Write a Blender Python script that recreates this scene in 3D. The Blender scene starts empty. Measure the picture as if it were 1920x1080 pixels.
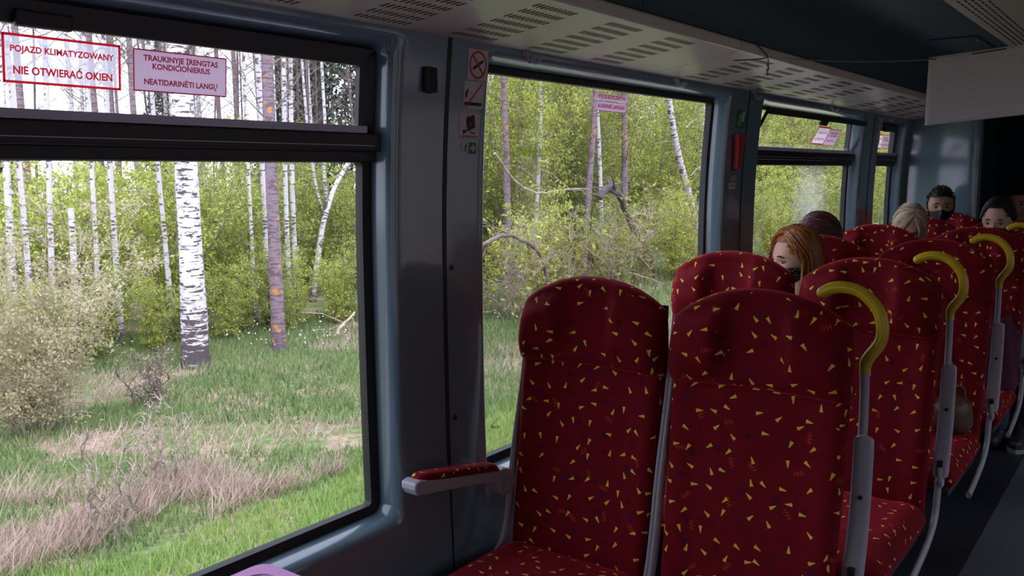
import bpy, bmesh, math, random
import numpy as np
from mathutils import Vector, Matrix, Euler
random.seed(7); rng = np.random.default_rng(7)
SC = bpy.context.scene
COL = SC.collection
PI = math.pi
sin, cos, R = math.sin, math.cos, math.radians

# ------------------------------------------------------------------ camera
FPX, TH, PH, RO, EYE = 1668.1, .1282, .6430, -.0077, 1.45
cam = bpy.data.cameras.new('camera'); camo = bpy.data.objects.new('camera', cam); COL.objects.link(camo)
fw = Vector((cos(PH)*cos(TH), sin(PH)*cos(TH), -sin(TH)))
rt = Vector((sin(PH), -cos(PH), 0)); up = rt.cross(fw); dn = -up
r2 = rt*cos(RO) - dn*sin(RO); d2 = rt*sin(RO) + dn*cos(RO)
M = Matrix.Identity(4)
for i in range(3):
    M[i][0] = r2[i]; M[i][1] = -d2[i]; M[i][2] = -fw[i]
M[2][3] = EYE
camo.matrix_world = M
cam.sensor_width = 36; cam.lens = FPX/1920*36; cam.clip_start = .02; cam.clip_end = 400
SC.camera = camo

# ------------------------------------------------------------------ light
W = bpy.data.worlds.new('overcast'); SC.world = W; W.use_nodes = True
nt = W.node_tree; nt.nodes.clear()
wo = nt.nodes.new('ShaderNodeOutputWorld'); bg = nt.nodes.new('ShaderNodeBackground')
tc = nt.nodes.new('ShaderNodeTexCoord'); sp = nt.nodes.new('ShaderNodeSeparateXYZ'); rp = nt.nodes.new('ShaderNodeValToRGB')
nt.links.new(tc.outputs['Generated'], sp.inputs[0]); nt.links.new(sp.outputs['Z'], rp.inputs[0])
rp.color_ramp.elements[0].position = 0.0; rp.color_ramp.elements[0].color = (.86, .84, 1.04, 1)
rp.color_ramp.elements[1].position = .7; rp.color_ramp.elements[1].color = (.88, .90, 1.10, 1)
nt.links.new(rp.outputs[0], bg.inputs[0]); bg.inputs[1].default_value = 2.9
nt.links.new(bg.outputs[0], wo.inputs[0])
sun = bpy.data.lights.new('sun', 'SUN'); sun.energy = 2.4; sun.angle = R(25); sun.color = (1, .97, .9)
suno = bpy.data.objects.new('sun', sun); COL.objects.link(suno)
suno.rotation_euler = Vector((.25, .62, -.95)).to_track_quat('-Z', 'Y').to_euler()
def portal(x, y, z, sx, sz, into):
    l = bpy.data.lights.new('window_portal', 'AREA'); l.shape = 'RECTANGLE'; l.size = sx; l.size_y = sz
    o = bpy.data.objects.new('window_portal', l); COL.objects.link(o); o.location = (x, y, z)
    o.rotation_euler = Vector((0, into, 0)).to_track_quat('-Z', 'Z').to_euler()
    l.cycles.is_portal = True
SC.view_settings.view_transform = 'Standard'; SC.view_settings.look = 'None'
SC.view_settings.exposure = 0.0; SC.view_settings.gamma = 1; SC.view_settings.use_curve_mapping = False
try:
    SC.cycles.max_bounces = 8; SC.cycles.diffuse_bounces = 5; SC.cycles.transparent_max_bounces = 16
    SC.cycles.sample_clamp_indirect = 6; SC.cycles.caustics_reflective = False; SC.cycles.caustics_refractive = False
except Exception: pass

# ------------------------------------------------------------------ material helpers
class NT:
    def __init__(s, name):
        s.m = bpy.data.materials.new(name); s.m.use_nodes = True; s.t = s.m.node_tree; s.t.nodes.clear()
        s.out = s.t.nodes.new('ShaderNodeOutputMaterial')
    def n(s, kind, **kw):
        nd = s.t.nodes.new('ShaderNode'+kind)
        for k, v in kw.items(): setattr(nd, k, v)
        return nd
    def l(s, a, b): s.t.links.new(a, b)
    def set(s, sock, v):
        if hasattr(v, 'is_linked') or isinstance(v, bpy.types.NodeSocket): s.l(v, sock)
        else: sock.default_value = v
    def math(s, op, a, b=0.0, c=0.0):
        n = s.n('Math', operation=op); s.set(n.inputs[0], a); s.set(n.inputs[1], b); s.set(n.inputs[2], c); return n.outputs[0]
    def mix(s, f, a, b):
        n = s.n('Mix', data_type='RGBA'); s.set(n.inputs[0], f); s.set(n.inputs[6], a); s.set(n.inputs[7], b); return n.outputs[2]
    def noise(s, vec, scale, detail=3, rough=.5):
        n = s.n('TexNoise'); s.set(n.inputs['Scale'], scale); n.inputs['Detail'].default_value = detail; n.inputs['Roughness'].default_value = rough
        if vec is not None: s.l(vec, n.inputs['Vector'])
        return n.outputs[0]
    def ramp(s, f, stops):
        n = s.n('ValToRGB'); s.l(f, n.inputs[0]); e = n.color_ramp.elements
        while len(e) < len(stops): e.new(.5)
        for i, (p, c) in enumerate(stops): e[i].position = p; e[i].color = c if len(c) == 4 else (*c, 1)
        return n.outputs[0]
    def mapr(s, v, a, b, c=0., d=1.):
        n = s.n('MapRange'); s.l(v, n.inputs[0]); n.inputs[1].default_value = a; n.inputs[2].default_value = b; n.inputs[3].default_value = c; n.inputs[4].default_value = d; return n.outputs[0]
    def pbsdf(s, col, rough=.5, metal=0., **kw):
        b = s.n('BsdfPrincipled'); s.set(b.inputs['Base Color'], col if not isinstance(col, tuple) else (*col[:3], 1)); s.set(b.inputs['Roughness'], rough); b.inputs['Metallic'].default_value = metal
        for k, v in kw.items(): s.set(b.inputs[k], v)
        s.l(b.outputs[0], s.out.inputs[0]); return b
    def bump(s, b, h, strength=.2, dist=.002):
        n = s.n('Bump'); n.inputs['Strength'].default_value = strength; n.inputs['Distance'].default_value = dist
        s.l(h, n.inputs['Height']); s.l(n.outputs[0], b.inputs['Normal'])
def c4(c): return (*c, 1)
def plain(name, col, rough=.5, metal=0., var=.06, vs=9, bump=0, bs=120, **kw):
    t = NT(name); o = t.n('TexCoord').outputs['Object']
    f = t.noise(o, vs, 4)
    a = tuple(min(1, x*(1-var)) for x in col); b_ = tuple(min(1, x*(1+var)) for x in col)
    b = t.pbsdf(t.ramp(f, [(.3, a), (.7, b_)]), rough, metal, **kw)
    if bump: t.bump(b, t.noise(o, bs, 2), bump, .001)
    return t.m
MT = {}
MT['panel'] = plain('teal_grey_moulded_panel', (.145, .235, .29), .30, var=.03, vs=3, bump=.02, bs=300, **{'Coat Weight': .85, 'Coat Roughness': .10, 'Coat IOR': 1.75})
MT['gasket'] = plain('dark_joint', (.018, .03, .038), .6)
MT['rubber'] = plain('black_rubber', (.012, .012, .014), .55)
MT['skin_outer'] = plain('black_outer_edge', (.006, .006, .007), .7)
MT['blackframe'] = plain('black_window_frame', (.016, .015, .017), .42, bump=.05, bs=400)
MT['alu'] = plain('aluminium_strip', (.62, .60, .80), .35, .0)  # lavender highlight of the lip and bead put into the colour
MT['cream'] = plain('cream_duct', (.72, .65, .57), .27, var=.03, vs=4)
MT['slot'] = plain('dark_slot', (.035, .03, .028), .8)
MT['tealceil'] = plain('dark_teal_ceiling', (.045, .085, .10), .5, var=.04, vs=3)
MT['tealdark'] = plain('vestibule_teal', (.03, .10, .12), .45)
MT['floor'] = None
MT['grey'] = plain('grey_lavender_plastic', (.40, .39, .44), .42, var=.03)
MT['greytube'] = plain('grey_painted_tube', (.36, .36, .40), .38, var=.04)
MT['yellow'] = plain('yellow_grab_plastic', (.60, .43, .012), .24, var=.05, vs=30)
MT['bolt'] = plain('black_bolt', (.01, .01, .01), .4)
MT['seatshell'] = plain('dark_seat_shell', (.03, .028, .035), .5)
MT['darkmetal'] = plain('dark_pedestal', (.02, .022, .028), .5)
MT['white'] = plain('sticker_white', (.62, .55, .60), .5, var=.02)
MT['stickpink'] = plain('sticker_faded', (.50, .42, .47), .5, var=.03)
MT['red'] = plain('sign_red', (.55, .012, .02), .45, var=.03)
MT['darkred'] = plain('sign_dark_red', (.22, .015, .03), .5, var=.03)
MT['sblack'] = plain('sign_black', (.012, .012, .014), .5)
MT['green'] = plain('sign_green', (.01, .16, .06), .5)
MT['hammer'] = plain('hammer_red', (.42, .01, .012), .4)
MT['string'] = plain('string_brown', (.30, .20, .13), .8)
MT['brownstring'] = plain('cord_dark_brown', (.10, .05, .03), .8)
MT['mauve'] = plain('mauve_laminate', (.46, .15, .42), .35)
MT['steel'] = plain('steel', (.6, .6, .62), .25, 1.)
MT['skin'] = plain('skin', (.62, .36, .27), .5, var=.05, vs=30, **{'Subsurface Weight': .1, 'Subsurface Radius': (.01, .004, .002)})
MT['skinm'] = plain('skin_tan', (.48, .26, .19), .5, var=.05, vs=30)
MT['mask'] = plain('black_mask_cloth', (.018, .018, .022), .8, bump=.2, bs=500)
MT['eye'] = plain('eye_white', (.42, .38, .36), .5)
MT['iris'] = plain('iris_dark', (.03, .02, .015), .5)
MT['brow'] = plain('eyebrow_brown', (.06, .03, .02), .8)
MT['lip'] = plain('lips', (.45, .14, .13), .4)
MT['leather'] = plain('brown_leather', (.10, .045, .025), .45, var=.1, bump=.2, bs=150)
MT['plum'] = plain('plum_cloth', (.085, .015, .04), .9, bump=.3, bs=300)
MT['beige'] = plain('beige_cloth', (.42, .34, .30), .9)
MT['navy'] = plain('navy_cloth', (.02, .025, .045), .9)
MT['jeans'] = plain('denim', (.03, .05, .09), .9)
MT['shoe'] = plain('black_shoe', (.012, .012, .014), .5)
MT['shoewhite'] = plain('shoe_sole', (.3, .3, .3), .6)

def hairmat(name, a, b):
    t = NT(name); rnd = t.n('NewGeometry').outputs['Random Per Island']
    b_ = t.pbsdf(t.ramp(rnd, [(0, a), (1, b)]), .42, 0, **{'Specular IOR Level': .45}); return t.m
MT['hair_red'] = hairmat('copper_hair', (.20, .055, .012), (.46, .17, .045))
MT['hair_plum'] = hairmat('mauve_brown_hair', (.055, .018, .022), (.19, .075, .08))
MT['hair_blond'] = hairmat('ash_blond_hair', (.24, .17, .12), (.72, .58, .44))
MT['hair_dark'] = hairmat('dark_brown_hair', (.008, .005, .004), (.03, .016, .012))

def floral_mask():
    t = NT('patterned_black_mask'); o = t.n('TexCoord').outputs['Object']
    v = t.n('TexVoronoi'); t.l(o, v.inputs['Vector']); v.inputs['Scale'].default_value = 110
    f = t.ramp(v.outputs['Distance'], [(.28, (1, 1, 1)), (.36, (0, 0, 0))])
    t.pbsdf(t.mix(f, (.012, .01, .016, 1), (.40, .34, .42, 1)), .85); return t.m
MT['maskpat'] = floral_mask()

def fabric():
    t = NT('red_patterned_moquette')
    uv = t.n('TexCoord').outputs['UV']; ob = t.n('ObjectInfo').outputs['Random']
    off = t.n('CombineXYZ'); t.l(t.math('MULTIPLY', ob, 37.3), off.inputs[0]); t.l(t.math('MULTIPLY', ob, 91.7), off.inputs[1])
    va = t.n('VectorMath', operation='ADD'); t.l(uv, va.inputs[0]); t.l(off.outputs[0], va.inputs[1]); P = va.outputs[0]
    def cell(scale, seed, rnd=.68):
        s0 = t.n('VectorMath', operation='ADD'); t.l(P, s0.inputs[0]); s0.inputs[1].default_value = (seed, seed*1.7, 0)
        v = t.n('TexVoronoi', voronoi_dimensions='2D'); t.l(s0.outputs[0], v.inputs['Vector']); v.inputs['Scale'].default_value = scale; v.inputs['Randomness'].default_value = rnd
        d = t.n('VectorMath', operation='SUBTRACT'); t.l(s0.outputs[0], d.inputs[0]); t.l(v.outputs['Position'], d.inputs[1])
        sc = t.n('SeparateColor'); t.l(v.outputs['Color'], sc.inputs[0])
        ro = t.n('VectorRotate', rotation_type='Z_AXIS'); t.l(d.outputs[0], ro.inputs['Vector']); t.l(t.math('MULTIPLY', sc.outputs[0], 6.283), ro.inputs['Angle'])
        sx = t.n('SeparateXYZ'); t.l(ro.outputs[0], sx.inputs[0]); return sx.outputs[0], sx.outputs[1], sc.outputs[1], sc.outputs[2]
    # little yellow wedges
    x, y, g, b = cell(19.5, 3.1)
    L = .0088
    inx = t.math('LESS_THAN', t.math('ABSOLUTE', x), L)
    wid = t.math('MULTIPLY_ADD', x, .22, .0027)
    iny = t.math('LESS_THAN', t.math('ABSOLUTE', y), wid)
    wedge = t.math('MULTIPLY', t.math('MULTIPLY', inx, iny), t.math('LESS_THAN', g, .93))
    # orange squiggles
    x2, y2, g2, b2 = cell(11, 9.4)
    tri = t.math('PINGPONG', x2, .0042)
    sq = t.math('LESS_THAN', t.math('ABSOLUTE', t.math('SUBTRACT', y2, t.math('MULTIPLY_ADD', tri, 2.6, -.0055))), .0024)
    squ = t.math('MULTIPLY', t.math('MULTIPLY', sq, t.math('LESS_THAN', t.math('ABSOLUTE', x2), .0125)), t.math('LESS_THAN', g2, .55))
    # purple-black dabs
    x3, y3, g3, b3 = cell(13, 5.7)
    wob = t.noise(P, 160, 2)
    rr = t.math('ADD', t.math('MULTIPLY', x3, x3), t.math('MULTIPLY', y3, y3))
    dab = t.math('MULTIPLY', t.math('LESS_THAN', rr, t.math('MULTIPLY', wob, .00018)), t.math('LESS_THAN', g3, .75))
    base = t.mix(t.noise(P, 28, 3), (.085, .0006, .004, 1), (.22, .0012, .010, 1))
    c1 = t.mix(t.math('MULTIPLY', dab, .5), base, t.mix(b3, (.03, .008, .05, 1), (.02, .0, .005, 1)))
    c2 = t.mix(t.math('MULTIPLY', squ, .6), c1, (.62, .07, .02, 1))
    c3 = t.mix(wedge, c2, t.mix(g, (.85, .50, .03, 1), (.78, .58, .10, 1)))
    b = t.pbsdf(c3, .85, 0, **{'Sheen Weight': .6, 'Sheen Roughness': .4, 'Sheen Tint': (1, .06, .10, 1), 'Specular IOR Level': .2})
    t.bump(b, t.noise(P, 900, 2), .25, .001)
    return t.m
MT['fabric'] = fabric()

def glassmat(smudge=False):
    t = NT('window_glass_fogged' if smudge else 'window_glass')
    tr = t.n('BsdfTransparent'); tr.inputs[0].default_value = (.93, .95, .95, 1)
    gl = t.n('BsdfGlossy'); gl.inputs['Roughness'].default_value = .01
    fr = t.n('Fresnel'); fr.inputs[0].default_value = 1.35
    mx = t.n('MixShader'); t.l(t.math('MULTIPLY', fr.outputs[0], .22), mx.inputs[0]); t.l(tr.outputs[0], mx.inputs[1]); t.l(gl.outputs[0], mx.inputs[2])
    last = mx.outputs[0]
    if smudge:
        o = t.n('TexCoord').outputs['Object']; d = t.n('VectorMath', operation='DISTANCE'); t.l(o, d.inputs[0]); d.inputs[1].default_value = (4.97, 1.64, 1.26)
        f = t.mapr(d.outputs['Value'], .03, .34, 1, 0)
        f = t.math('MULTIPLY', t.math('MULTIPLY', f, t.noise(o, 9, 4)), .62)
        df = t.n('BsdfTranslucent'); df.inputs[0].default_value = (.55, .55, .55, 1)
        m2 = t.n('MixShader'); t.l(f, m2.inputs[0]); t.l(last, m2.inputs[1]); t.l(df.outputs[0], m2.inputs[2]); last = m2.outputs[0]
    t.l(last, t.out.inputs[0]); return t.m
MT['glass'] = glassmat(); MT['glassfog'] = glassmat(True)
def translucent_white():
    t = NT('translucent_sticker'); tr = t.n('BsdfTransparent'); df = t.n('BsdfTranslucent'); df.inputs[0].default_value = (.75, .72, .82, 1)
    mx = t.n('MixShader'); mx.inputs[0].default_value = .42; t.l(tr.outputs[0], mx.inputs[1]); t.l(df.outputs[0], mx.inputs[2]); t.l(mx.outputs[0], t.out.inputs[0]); return t.m
MT['clearstick'] = translucent_white()
def thinmat(name, col, tr=.5):
    t = NT(name); a = t.n('BsdfDiffuse'); a.inputs[0].default_value = c4(col); b = t.n('BsdfTranslucent'); b.inputs[0].default_value = c4(col)
    mx = t.n('MixShader'); mx.inputs[0].default_value = tr; t.l(a.outputs[0], mx.inputs[1]); t.l(b.outputs[0], mx.inputs[2]); t.l(mx.outputs[0], t.out.inputs[0]); return t.m
MT['redstick'] = thinmat('translucent_red_print', (.75, .02, .03), .65)
MT['pinkstick'] = thinmat('faded_sticker_film', (.80, .68, .78), .75)
MT['darkredstick'] = thinmat('dark_red_print', (.50, .04, .09), .75)
def papermat():
    t = NT('paper_sheet'); o = t.n('TexCoord').outputs['Object']
    sx = t.n('SeparateXYZ'); t.l(o, sx.inputs[0])
    ln = t.math('LESS_THAN', t.math('FRACT', t.math('MULTIPLY', sx.outputs[2], 42)), .3)
    wds = t.mapr(t.noise(o, 70, 2), .45, .55)
    mk = t.math('MULTIPLY', t.math('MULTIPLY', ln, wds), .13)
    col = t.mix(mk, (.72, .66, .72, 1), (.40, .36, .42, 1))
    a = t.n('BsdfDiffuse'); t.l(col, a.inputs[0]); b = t.n('BsdfTranslucent'); t.l(col, b.inputs[0])
    mx = t.n('MixShader'); mx.inputs[0].default_value = .3; t.l(a.outputs[0], mx.inputs[1]); t.l(b.outputs[0], mx.inputs[2]); t.l(mx.outputs[0], t.out.inputs[0]); return t.m
MT['paper'] = papermat()
def floormat():
    t = NT('speckled_floor'); o = t.n('TexCoord').outputs['Object']
    f = t.noise(o, 260, 2, .7); g = t.noise(o, 5, 3)
    t.pbsdf(t.mix(t.math('MULTIPLY', g, .5), t.ramp(f, [(.35, (.035, .04, .055)), (.7, (.14, .15, .18))]), (.05, .055, .07, 1)), .5); return t.m
MT['floor'] = floormat()
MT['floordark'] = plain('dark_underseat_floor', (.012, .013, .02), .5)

# outdoors
def leafmat(name, a, b, tr=.5):
    t = NT(name); rnd = t.n('NewGeometry').outputs['Random Per Island']; ob = t.n('ObjectInfo').outputs['Random']
    f = t.math('ADD', t.math('MULTIPLY', rnd, .75), t.math('MULTIPLY', ob, .25))
    c = t.ramp(f, [(0, a), (1, b)])
    d = t.n('BsdfDiffuse'); t.l(c, d.inputs[0]); e = t.n('BsdfTranslucent'); t.l(c, e.inputs[0])
    mx = t.n('MixShader'); mx.inputs[0].default_value = tr; t.l(d.outputs[0], mx.inputs[1]); t.l(e.outputs[0], mx.inputs[2]); t.l(mx.outputs[0], t.out.inputs[0]); return t.m
MT['leaf'] = leafmat('spring_leaves', (.22, .30, .055), (.86, .90, .25))
MT['leafmid'] = leafmat('hazel_leaves', (.15, .21, .055), (.68, .74, .22))
MT['leafpale'] = leafmat('willow_catkins', (.44, .40, .24), (.80, .74, .50))
MT['needle'] = leafmat('conifer_needles', (.03, .055, .04), (.09, .13, .08), .2)
MT['twig'] = plain('twig_bark', (.22, .17, .155), .9, var=.3, vs=6)
MT['twigpale'] = plain('pale_twigs', (.40, .33, .28), .9, var=.3, vs=6)
MT['deadwood'] = plain('dead_wood', (.50, .38, .30), .9, var=.3, vs=8)
def bark(name, white, dark, dens=.5, basedark=1.3, lichen=False):
    t = NT(name); o = t.n('TexCoord').outputs['Object']; uv = t.n('TexCoord').outputs['UV']
    mp = t.n('Mapping'); t.l(uv, mp.inputs[0]); mp.inputs['Scale'].default_value = (2.2, 16, 1)
    d1 = t.noise(mp.outputs[0], 1.6, 3, .6)
    mp2 = t.n('Mapping'); t.l(uv, mp2.inputs[0]); mp2.inputs['Scale'].default_value = (3, 4.5, 1)
    d2 = t.noise(mp2.outputs[0], 1.1, 5, .7)
    lines = t.ramp(d1, [(.60-dens*.06, (0, 0, 0)), (.64-dens*.06, (1, 1, 1))])
    blots = t.ramp(d2, [(.62-dens*.06, (0, 0, 0)), (.65-dens*.06, (1, 1, 1))])
    sx = t.n('SeparateXYZ'); t.l(uv, sx.inputs[0])
    d3 = t.noise(mp.outputs[0], 1.1, 5, .75); low = t.math('GREATER_THAN', t.math('ADD', t.mapr(sx.outputs[1], .1, basedark, .20, -.16), d3), .60)
    f = t.math('MAXIMUM', t.math('MAXIMUM', lines, blots), low)
    col = t.mix(f, t.mix(d2, c4(white), c4(tuple(x*.8 for x in white))), c4(dark))
    if lichen:
        mp3 = t.n('Mapping'); t.l(uv, mp3.inputs[0]); mp3.inputs['Scale'].default_value = (3, 6, 1); mp3.inputs['Location'].default_value = (3, 7, 0)
        col = t.mix(t.ramp(t.noise(mp3.outputs[0], 1.5, 2, .5), [(.62, (0, 0, 0)), (.66, (1, 1, 1))]), col, (.62, .26, .07, 1))
    t.pbsdf(col, .8); return t.m
MT['birch'] = bark('birch_bark', (.86, .80, .90), (.10, .075, .09), .9, 1.9)
MT['birchthin'] = bark('young_birch_bark', (.74, .70, .78), (.14, .11, .11), .7, .8)
MT['pinebark'] = bark('grey_violet_bark', (.30, .22, .27), (.15, .105, .135), 1.2, .8, True)
MT['darktrunk'] = plain('shaded_trunk_bark', (.13, .10, .11), .9, var=.35, vs=3)  # dark bark of the far trunks, spruces and snapped branch

def groundmat():
    t = NT('meadow_soil'); o = t.n('TexCoord').outputs['Object']
    a = t.noise(o, 1.1, 5, .65); b = t.noise(o, 14, 4, .7)
    g = t.ramp(b, [(.25, (.05, .08, .025)), (.55, (.14, .20, .06)), (.85, (.30, .34, .14))])
    d = t.ramp(b, [(.25, (.16, .10, .07)), (.8, (.52, .40, .31))])
    sp_ = t.n('SeparateXYZ'); t.l(o, sp_.inputs[0]); y_ = sp_.outputs[1]
    base = t.mix(t.mapr(a, .50, .58), g, d)
    bank_brown = t.ramp(b, [(.25, (.10, .075, .06)), (.8, (.34, .27, .24))])
    base = t.mix(t.math('LESS_THAN', y_, -3.0), base, bank_brown)  # brown for the added bank, to cut green bounce light
    grav = t.ramp(t.noise(o, 24, 3, .8), [(.3, (.20, .18, .18)), (.7, (.60, .56, .56))])
    t.pbsdf(t.mix(t.math('LESS_THAN', t.math('ABSOLUTE', t.math('SUBTRACT', y_, .21)), 3.3), base, grav), .95); return t.m
MT['ground'] = groundmat()
def grassmat(name, a, b, c):
    t = NT(name); rnd = t.n('NewGeometry').outputs['Random Per Island']; o = t.n('TexCoord').outputs['Object']
    f = t.math('ADD', t.math('MULTIPLY', rnd, .6), t.math('MULTIPLY', t.noise(o, .9, 3), .5))
    cc = t.ramp(f, [(.15, a), (.5, b), (.9, c)])
    d = t.n('BsdfDiffuse'); t.l(cc, d.inputs[0]); e = t.n('BsdfTranslucent'); t.l(cc, e.inputs[0])
    mx = t.n('MixShader'); mx.inputs[0].default_value = .4; t.l(d.outputs[0], mx.inputs[1]); t.l(e.outputs[0], mx.inputs[2]); t.l(mx.outputs[0], t.out.inputs[0]); return t.m
MT['grass'] = grassmat('meadow_grass', (.10, .155, .065), (.20, .29, .12), (.44, .46, .26))
MT['grassbright'] = grassmat('bright_verge_grass', (.15, .27, .06), (.31, .46, .13), (.52, .62, .28))
MT['straw'] = grassmat('dry_reed_grass', (.26, .17, .14), (.52, .38, .33), (.80, .66, .58))
MT['petal'] = plain('white_petals', (.9, .9, .9), .6)
MT['gravel'] = plain('ballast_gravel', (.22, .20, .19), .95, var=.4, vs=40)

# ------------------------------------------------------------------ mesh helpers
def tag(o, label=None, cat=None, group=None, kind=None):
    if label: o['label'] = label
    if cat: o['category'] = cat
    if group: o['group'] = group
    if kind: o['kind'] = kind
    return o
def empty(name, loc=(0, 0, 0), rz=0, **k):
    o = bpy.data.objects.new(name, None); COL.objects.link(o); o.location = loc; o.rotation_euler = (0, 0, rz); o.empty_display_size = .1
    return tag(o, **k)
def copy_tree(o, parent=None):
    c = o.copy(); COL.objects.link(c)
    if parent: c.parent = parent
    for ch in list(o.children): copy_tree(ch, c)
    return c
def smoothpath(pts, n=6):
    P = [Vector(p) for p in pts]; out = []
    for i in range(len(P)-1):
        p0 = P[max(i-1, 0)]; p1 = P[i]; p2 = P[i+1]; p3 = P[min(i+2, len(P)-1)]
        for k in range(n):
            t = k/n; out.append(.5*((2*p1)+(p2-p0)*t+(2*p0-5*p1+4*p2-p3)*t*t+(3*p1-p0-3*p2+p3)*t**3))
    out.append(P[-1]); return out
class MB:
    def __init__(s): s.v = []; s.f = []; s.m = []; s.uv = {}
    def face(s, f, m=0): s.f.append(tuple(f)); s.m.append(m)
    def box(s, a, b, m=0, rot=None, piv=None):
        x0, y0, z0 = a; x1, y1, z1 = b; i = len(s.v)
        vs = [Vector(p) for p in [(x0,y0,z0),(x1,y0,z0),(x1,y1,z0),(x0,y1,z0),(x0,y0,z1),(x1,y0,z1),(x1,y1,z1),(x0,y1,z1)]]
        if rot is not None:
            pv = Vector(piv) if piv else Vector(((x0+x1)/2, (y0+y1)/2, (z0+z1)/2)); vs = [rot @ (q-pv)+pv for q in vs]
        s.v += [tuple(q) for q in vs]
        for f in [(0,3,2,1),(4,5,6,7),(0,1,5,4),(1,2,6,5),(2,3,7,6),(3,0,4,7)]: s.face([i+k for k in f], m)
    def tube(s, pts, r, n=8, m=0, cap=True, ell=None, uvon=False):
        pts = [Vector(p) for p in pts]; N = len(pts); rs = r if isinstance(r, (list, tuple)) else [r]*N
        if len(rs) != N: rs = [rs[0]+(rs[-1]-rs[0])*i/(N-1) for i in range(N)]
        i0 = len(s.v); ref = None; L = 0
        for i, p in enumerate(pts):
            t = (pts[min(i+1, N-1)]-pts[max(i-1, 0)])
            t = t.normalized() if t.length > 1e-9 else Vector((0, 0, 1))
            if ref is None:
                ref = Vector((0, 1, 0)) if abs(t.y) < .9 else Vector((1, 0, 0))
            a = (ref - t*ref.dot(t)).normalized(); ref = a; b = t.cross(a)
            if i: L += (pts[i]-pts[i-1]).length
            ea, eb = ell if ell else (1, 1)
            for k in range(n):
                an = 2*PI*k/n; s.v.append(tuple(p+a*cos(an)*rs[i]*ea+b*sin(an)*rs[i]*eb))
                if uvon: s.uv[len(s.v)-1] = (an*max(rs[0], .01), L)
        for i in range(N-1):
            for k in range(n):
                k2 = (k+1) % n; s.face((i0+i*n+k, i0+i*n+k2, i0+(i+1)*n+k2, i0+(i+1)*n+k), m)
        if cap: s.face([i0+k for k in range(n)][::-1], m); s.face([i0+(N-1)*n+k for k in range(n)], m)
    def grid(s, fn, nu, nv, m=0, cu=False, cv=False):
        i0 = len(s.v)
        for j in range(nv+(0 if cv else 1)):
            for i in range(nu+(0 if cu else 1)): s.v.append(tuple(fn(i/nu, j/nv)))
        w = nu+(0 if cu else 1); h = nv+(0 if cv else 1)
        for j in range(nv):
            for i in range(nu):
                s.face((i0+j*w+i, i0+j*w+(i+1) % w, i0+((j+1) % h)*w+(i+1) % w, i0+((j+1) % h)*w+i), m)
    def sphere(s, c, r, n=12, m=0, sc=(1, 1, 1)):
        s.grid(lambda u, v: (c[0]+r*sc[0]*sin(PI*v)*cos(2*PI*u), c[1]+r*sc[1]*sin(PI*v)*sin(2*PI*u), c[2]+r*sc[2]*cos(PI*v)), n*2, n, m, cu=True)
    def poly(s, pts, m=0):
        i = len(s.v); s.v += [tuple(p) for p in pts]; s.face(range(i, i+len(pts)), m)
    def prism(s, pts2, fn, t, m=0):
        """outline pts2 mapped by fn(a,b,d) extruded d 0..t"""
        n = len(pts2); i = len(s.v)
        s.v += [tuple(fn(a, b, 0)) for a, b in pts2]+[tuple(fn(a, b, t)) for a, b in pts2]
        s.face(list(range(i, i+n))[::-1], m); s.face(range(i+n, i+2*n), m)
        for k in range(n): s.face((i+k, i+(k+1) % n, i+n+(k+1) % n, i+n+k), m)
    def text(s, txt, fn, size, m=0, bold=.012, width=None, depth=0):
        cu = bpy.data.curves.new('lettering', 'FONT'); cu.body = txt; cu.size = 1; cu.offset = bold*2.6; cu.align_x = 'CENTER'; cu.align_y = 'CENTER'; cu.resolution_u = 3
        o = bpy.data.objects.new('lettering', cu); COL.objects.link(o)
        dg = bpy.context.evaluated_depsgraph_get(); dg.update(); me = bpy.data.meshes.new_from_object(o.evaluated_get(dg))
        xs = [v.co.x for v in me.vertices]; w = (max(xs)-min(xs)) if xs else 1; cx = (max(xs)+min(xs))/2 if xs else 0
        k = (width/w) if width else size; i0 = len(s.v)
        for v in me.vertices: s.v.append(tuple(fn((v.co.x-cx)*k, v.co.y*size)))
        for p in me.polygons: s.face([i0+q for q in p.vertices], m)
        bpy.data.objects.remove(o); bpy.data.curves.remove(cu); bpy.data.meshes.remove(me)
    def build(s, name, mats, parent=None, smooth=True, boxuv=False, bend=None, bevel=0, angle=40, **k):
        me = bpy.data.meshes.new(name); me.from_pydata(s.v, [], s.f); 
        if not isinstance(mats, (list, tuple)): mats = [mats]
        for q in mats: me.materials.append(MT[q] if isinstance(q, str) else q)
        me.polygons.foreach_set('material_index', s.m)
        bm = bmesh.new(); bm.from_mesh(me); bmesh.ops.recalc_face_normals(bm, faces=bm.faces)
        if bend:
            for v in bm.verts: v.co = bend(v.co)
        bm.to_mesh(me); bm.free()
        if s.uv or boxuv:
            uvl = me.uv_layers.new(name='UVMap')
            if boxuv:
                for p in me.polygons:
                    n = p.normal; ax = max(range(3), key=lambda q: abs(n[q]))
                    for li in p.loop_indices:
                        co = me.vertices[me.loops[li].vertex_index].co
                        uvl.data[li].uv = ((co.y, co.z) if ax == 0 else (co.x+1, co.z) if ax == 1 else (co.y, co.x+2))
            else:
                for p in me.polygons:
                    vs = [s.uv.get(me.loops[li].vertex_index, (0, 0)) for li in p.loop_indices]; mx = max(q[0] for q in vs); mn = min(q[0] for q in vs)
                    for li, q in zip(p.loop_indices, vs):
                        u = q[0]
                        if mx-mn > mx*.7 and u < 1e-6: u = mx*1.08
                        uvl.data[li].uv = (u, q[1])
        if smooth:
            me.polygons.foreach_set('use_smooth', [True]*len(me.polygons))
            try: me.set_sharp_from_angle(angle=R(angle))
            except Exception: pass
        me.update()
        o = bpy.data.objects.new(name, me); COL.objects.link(o)
        if parent: o.parent = parent
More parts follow.
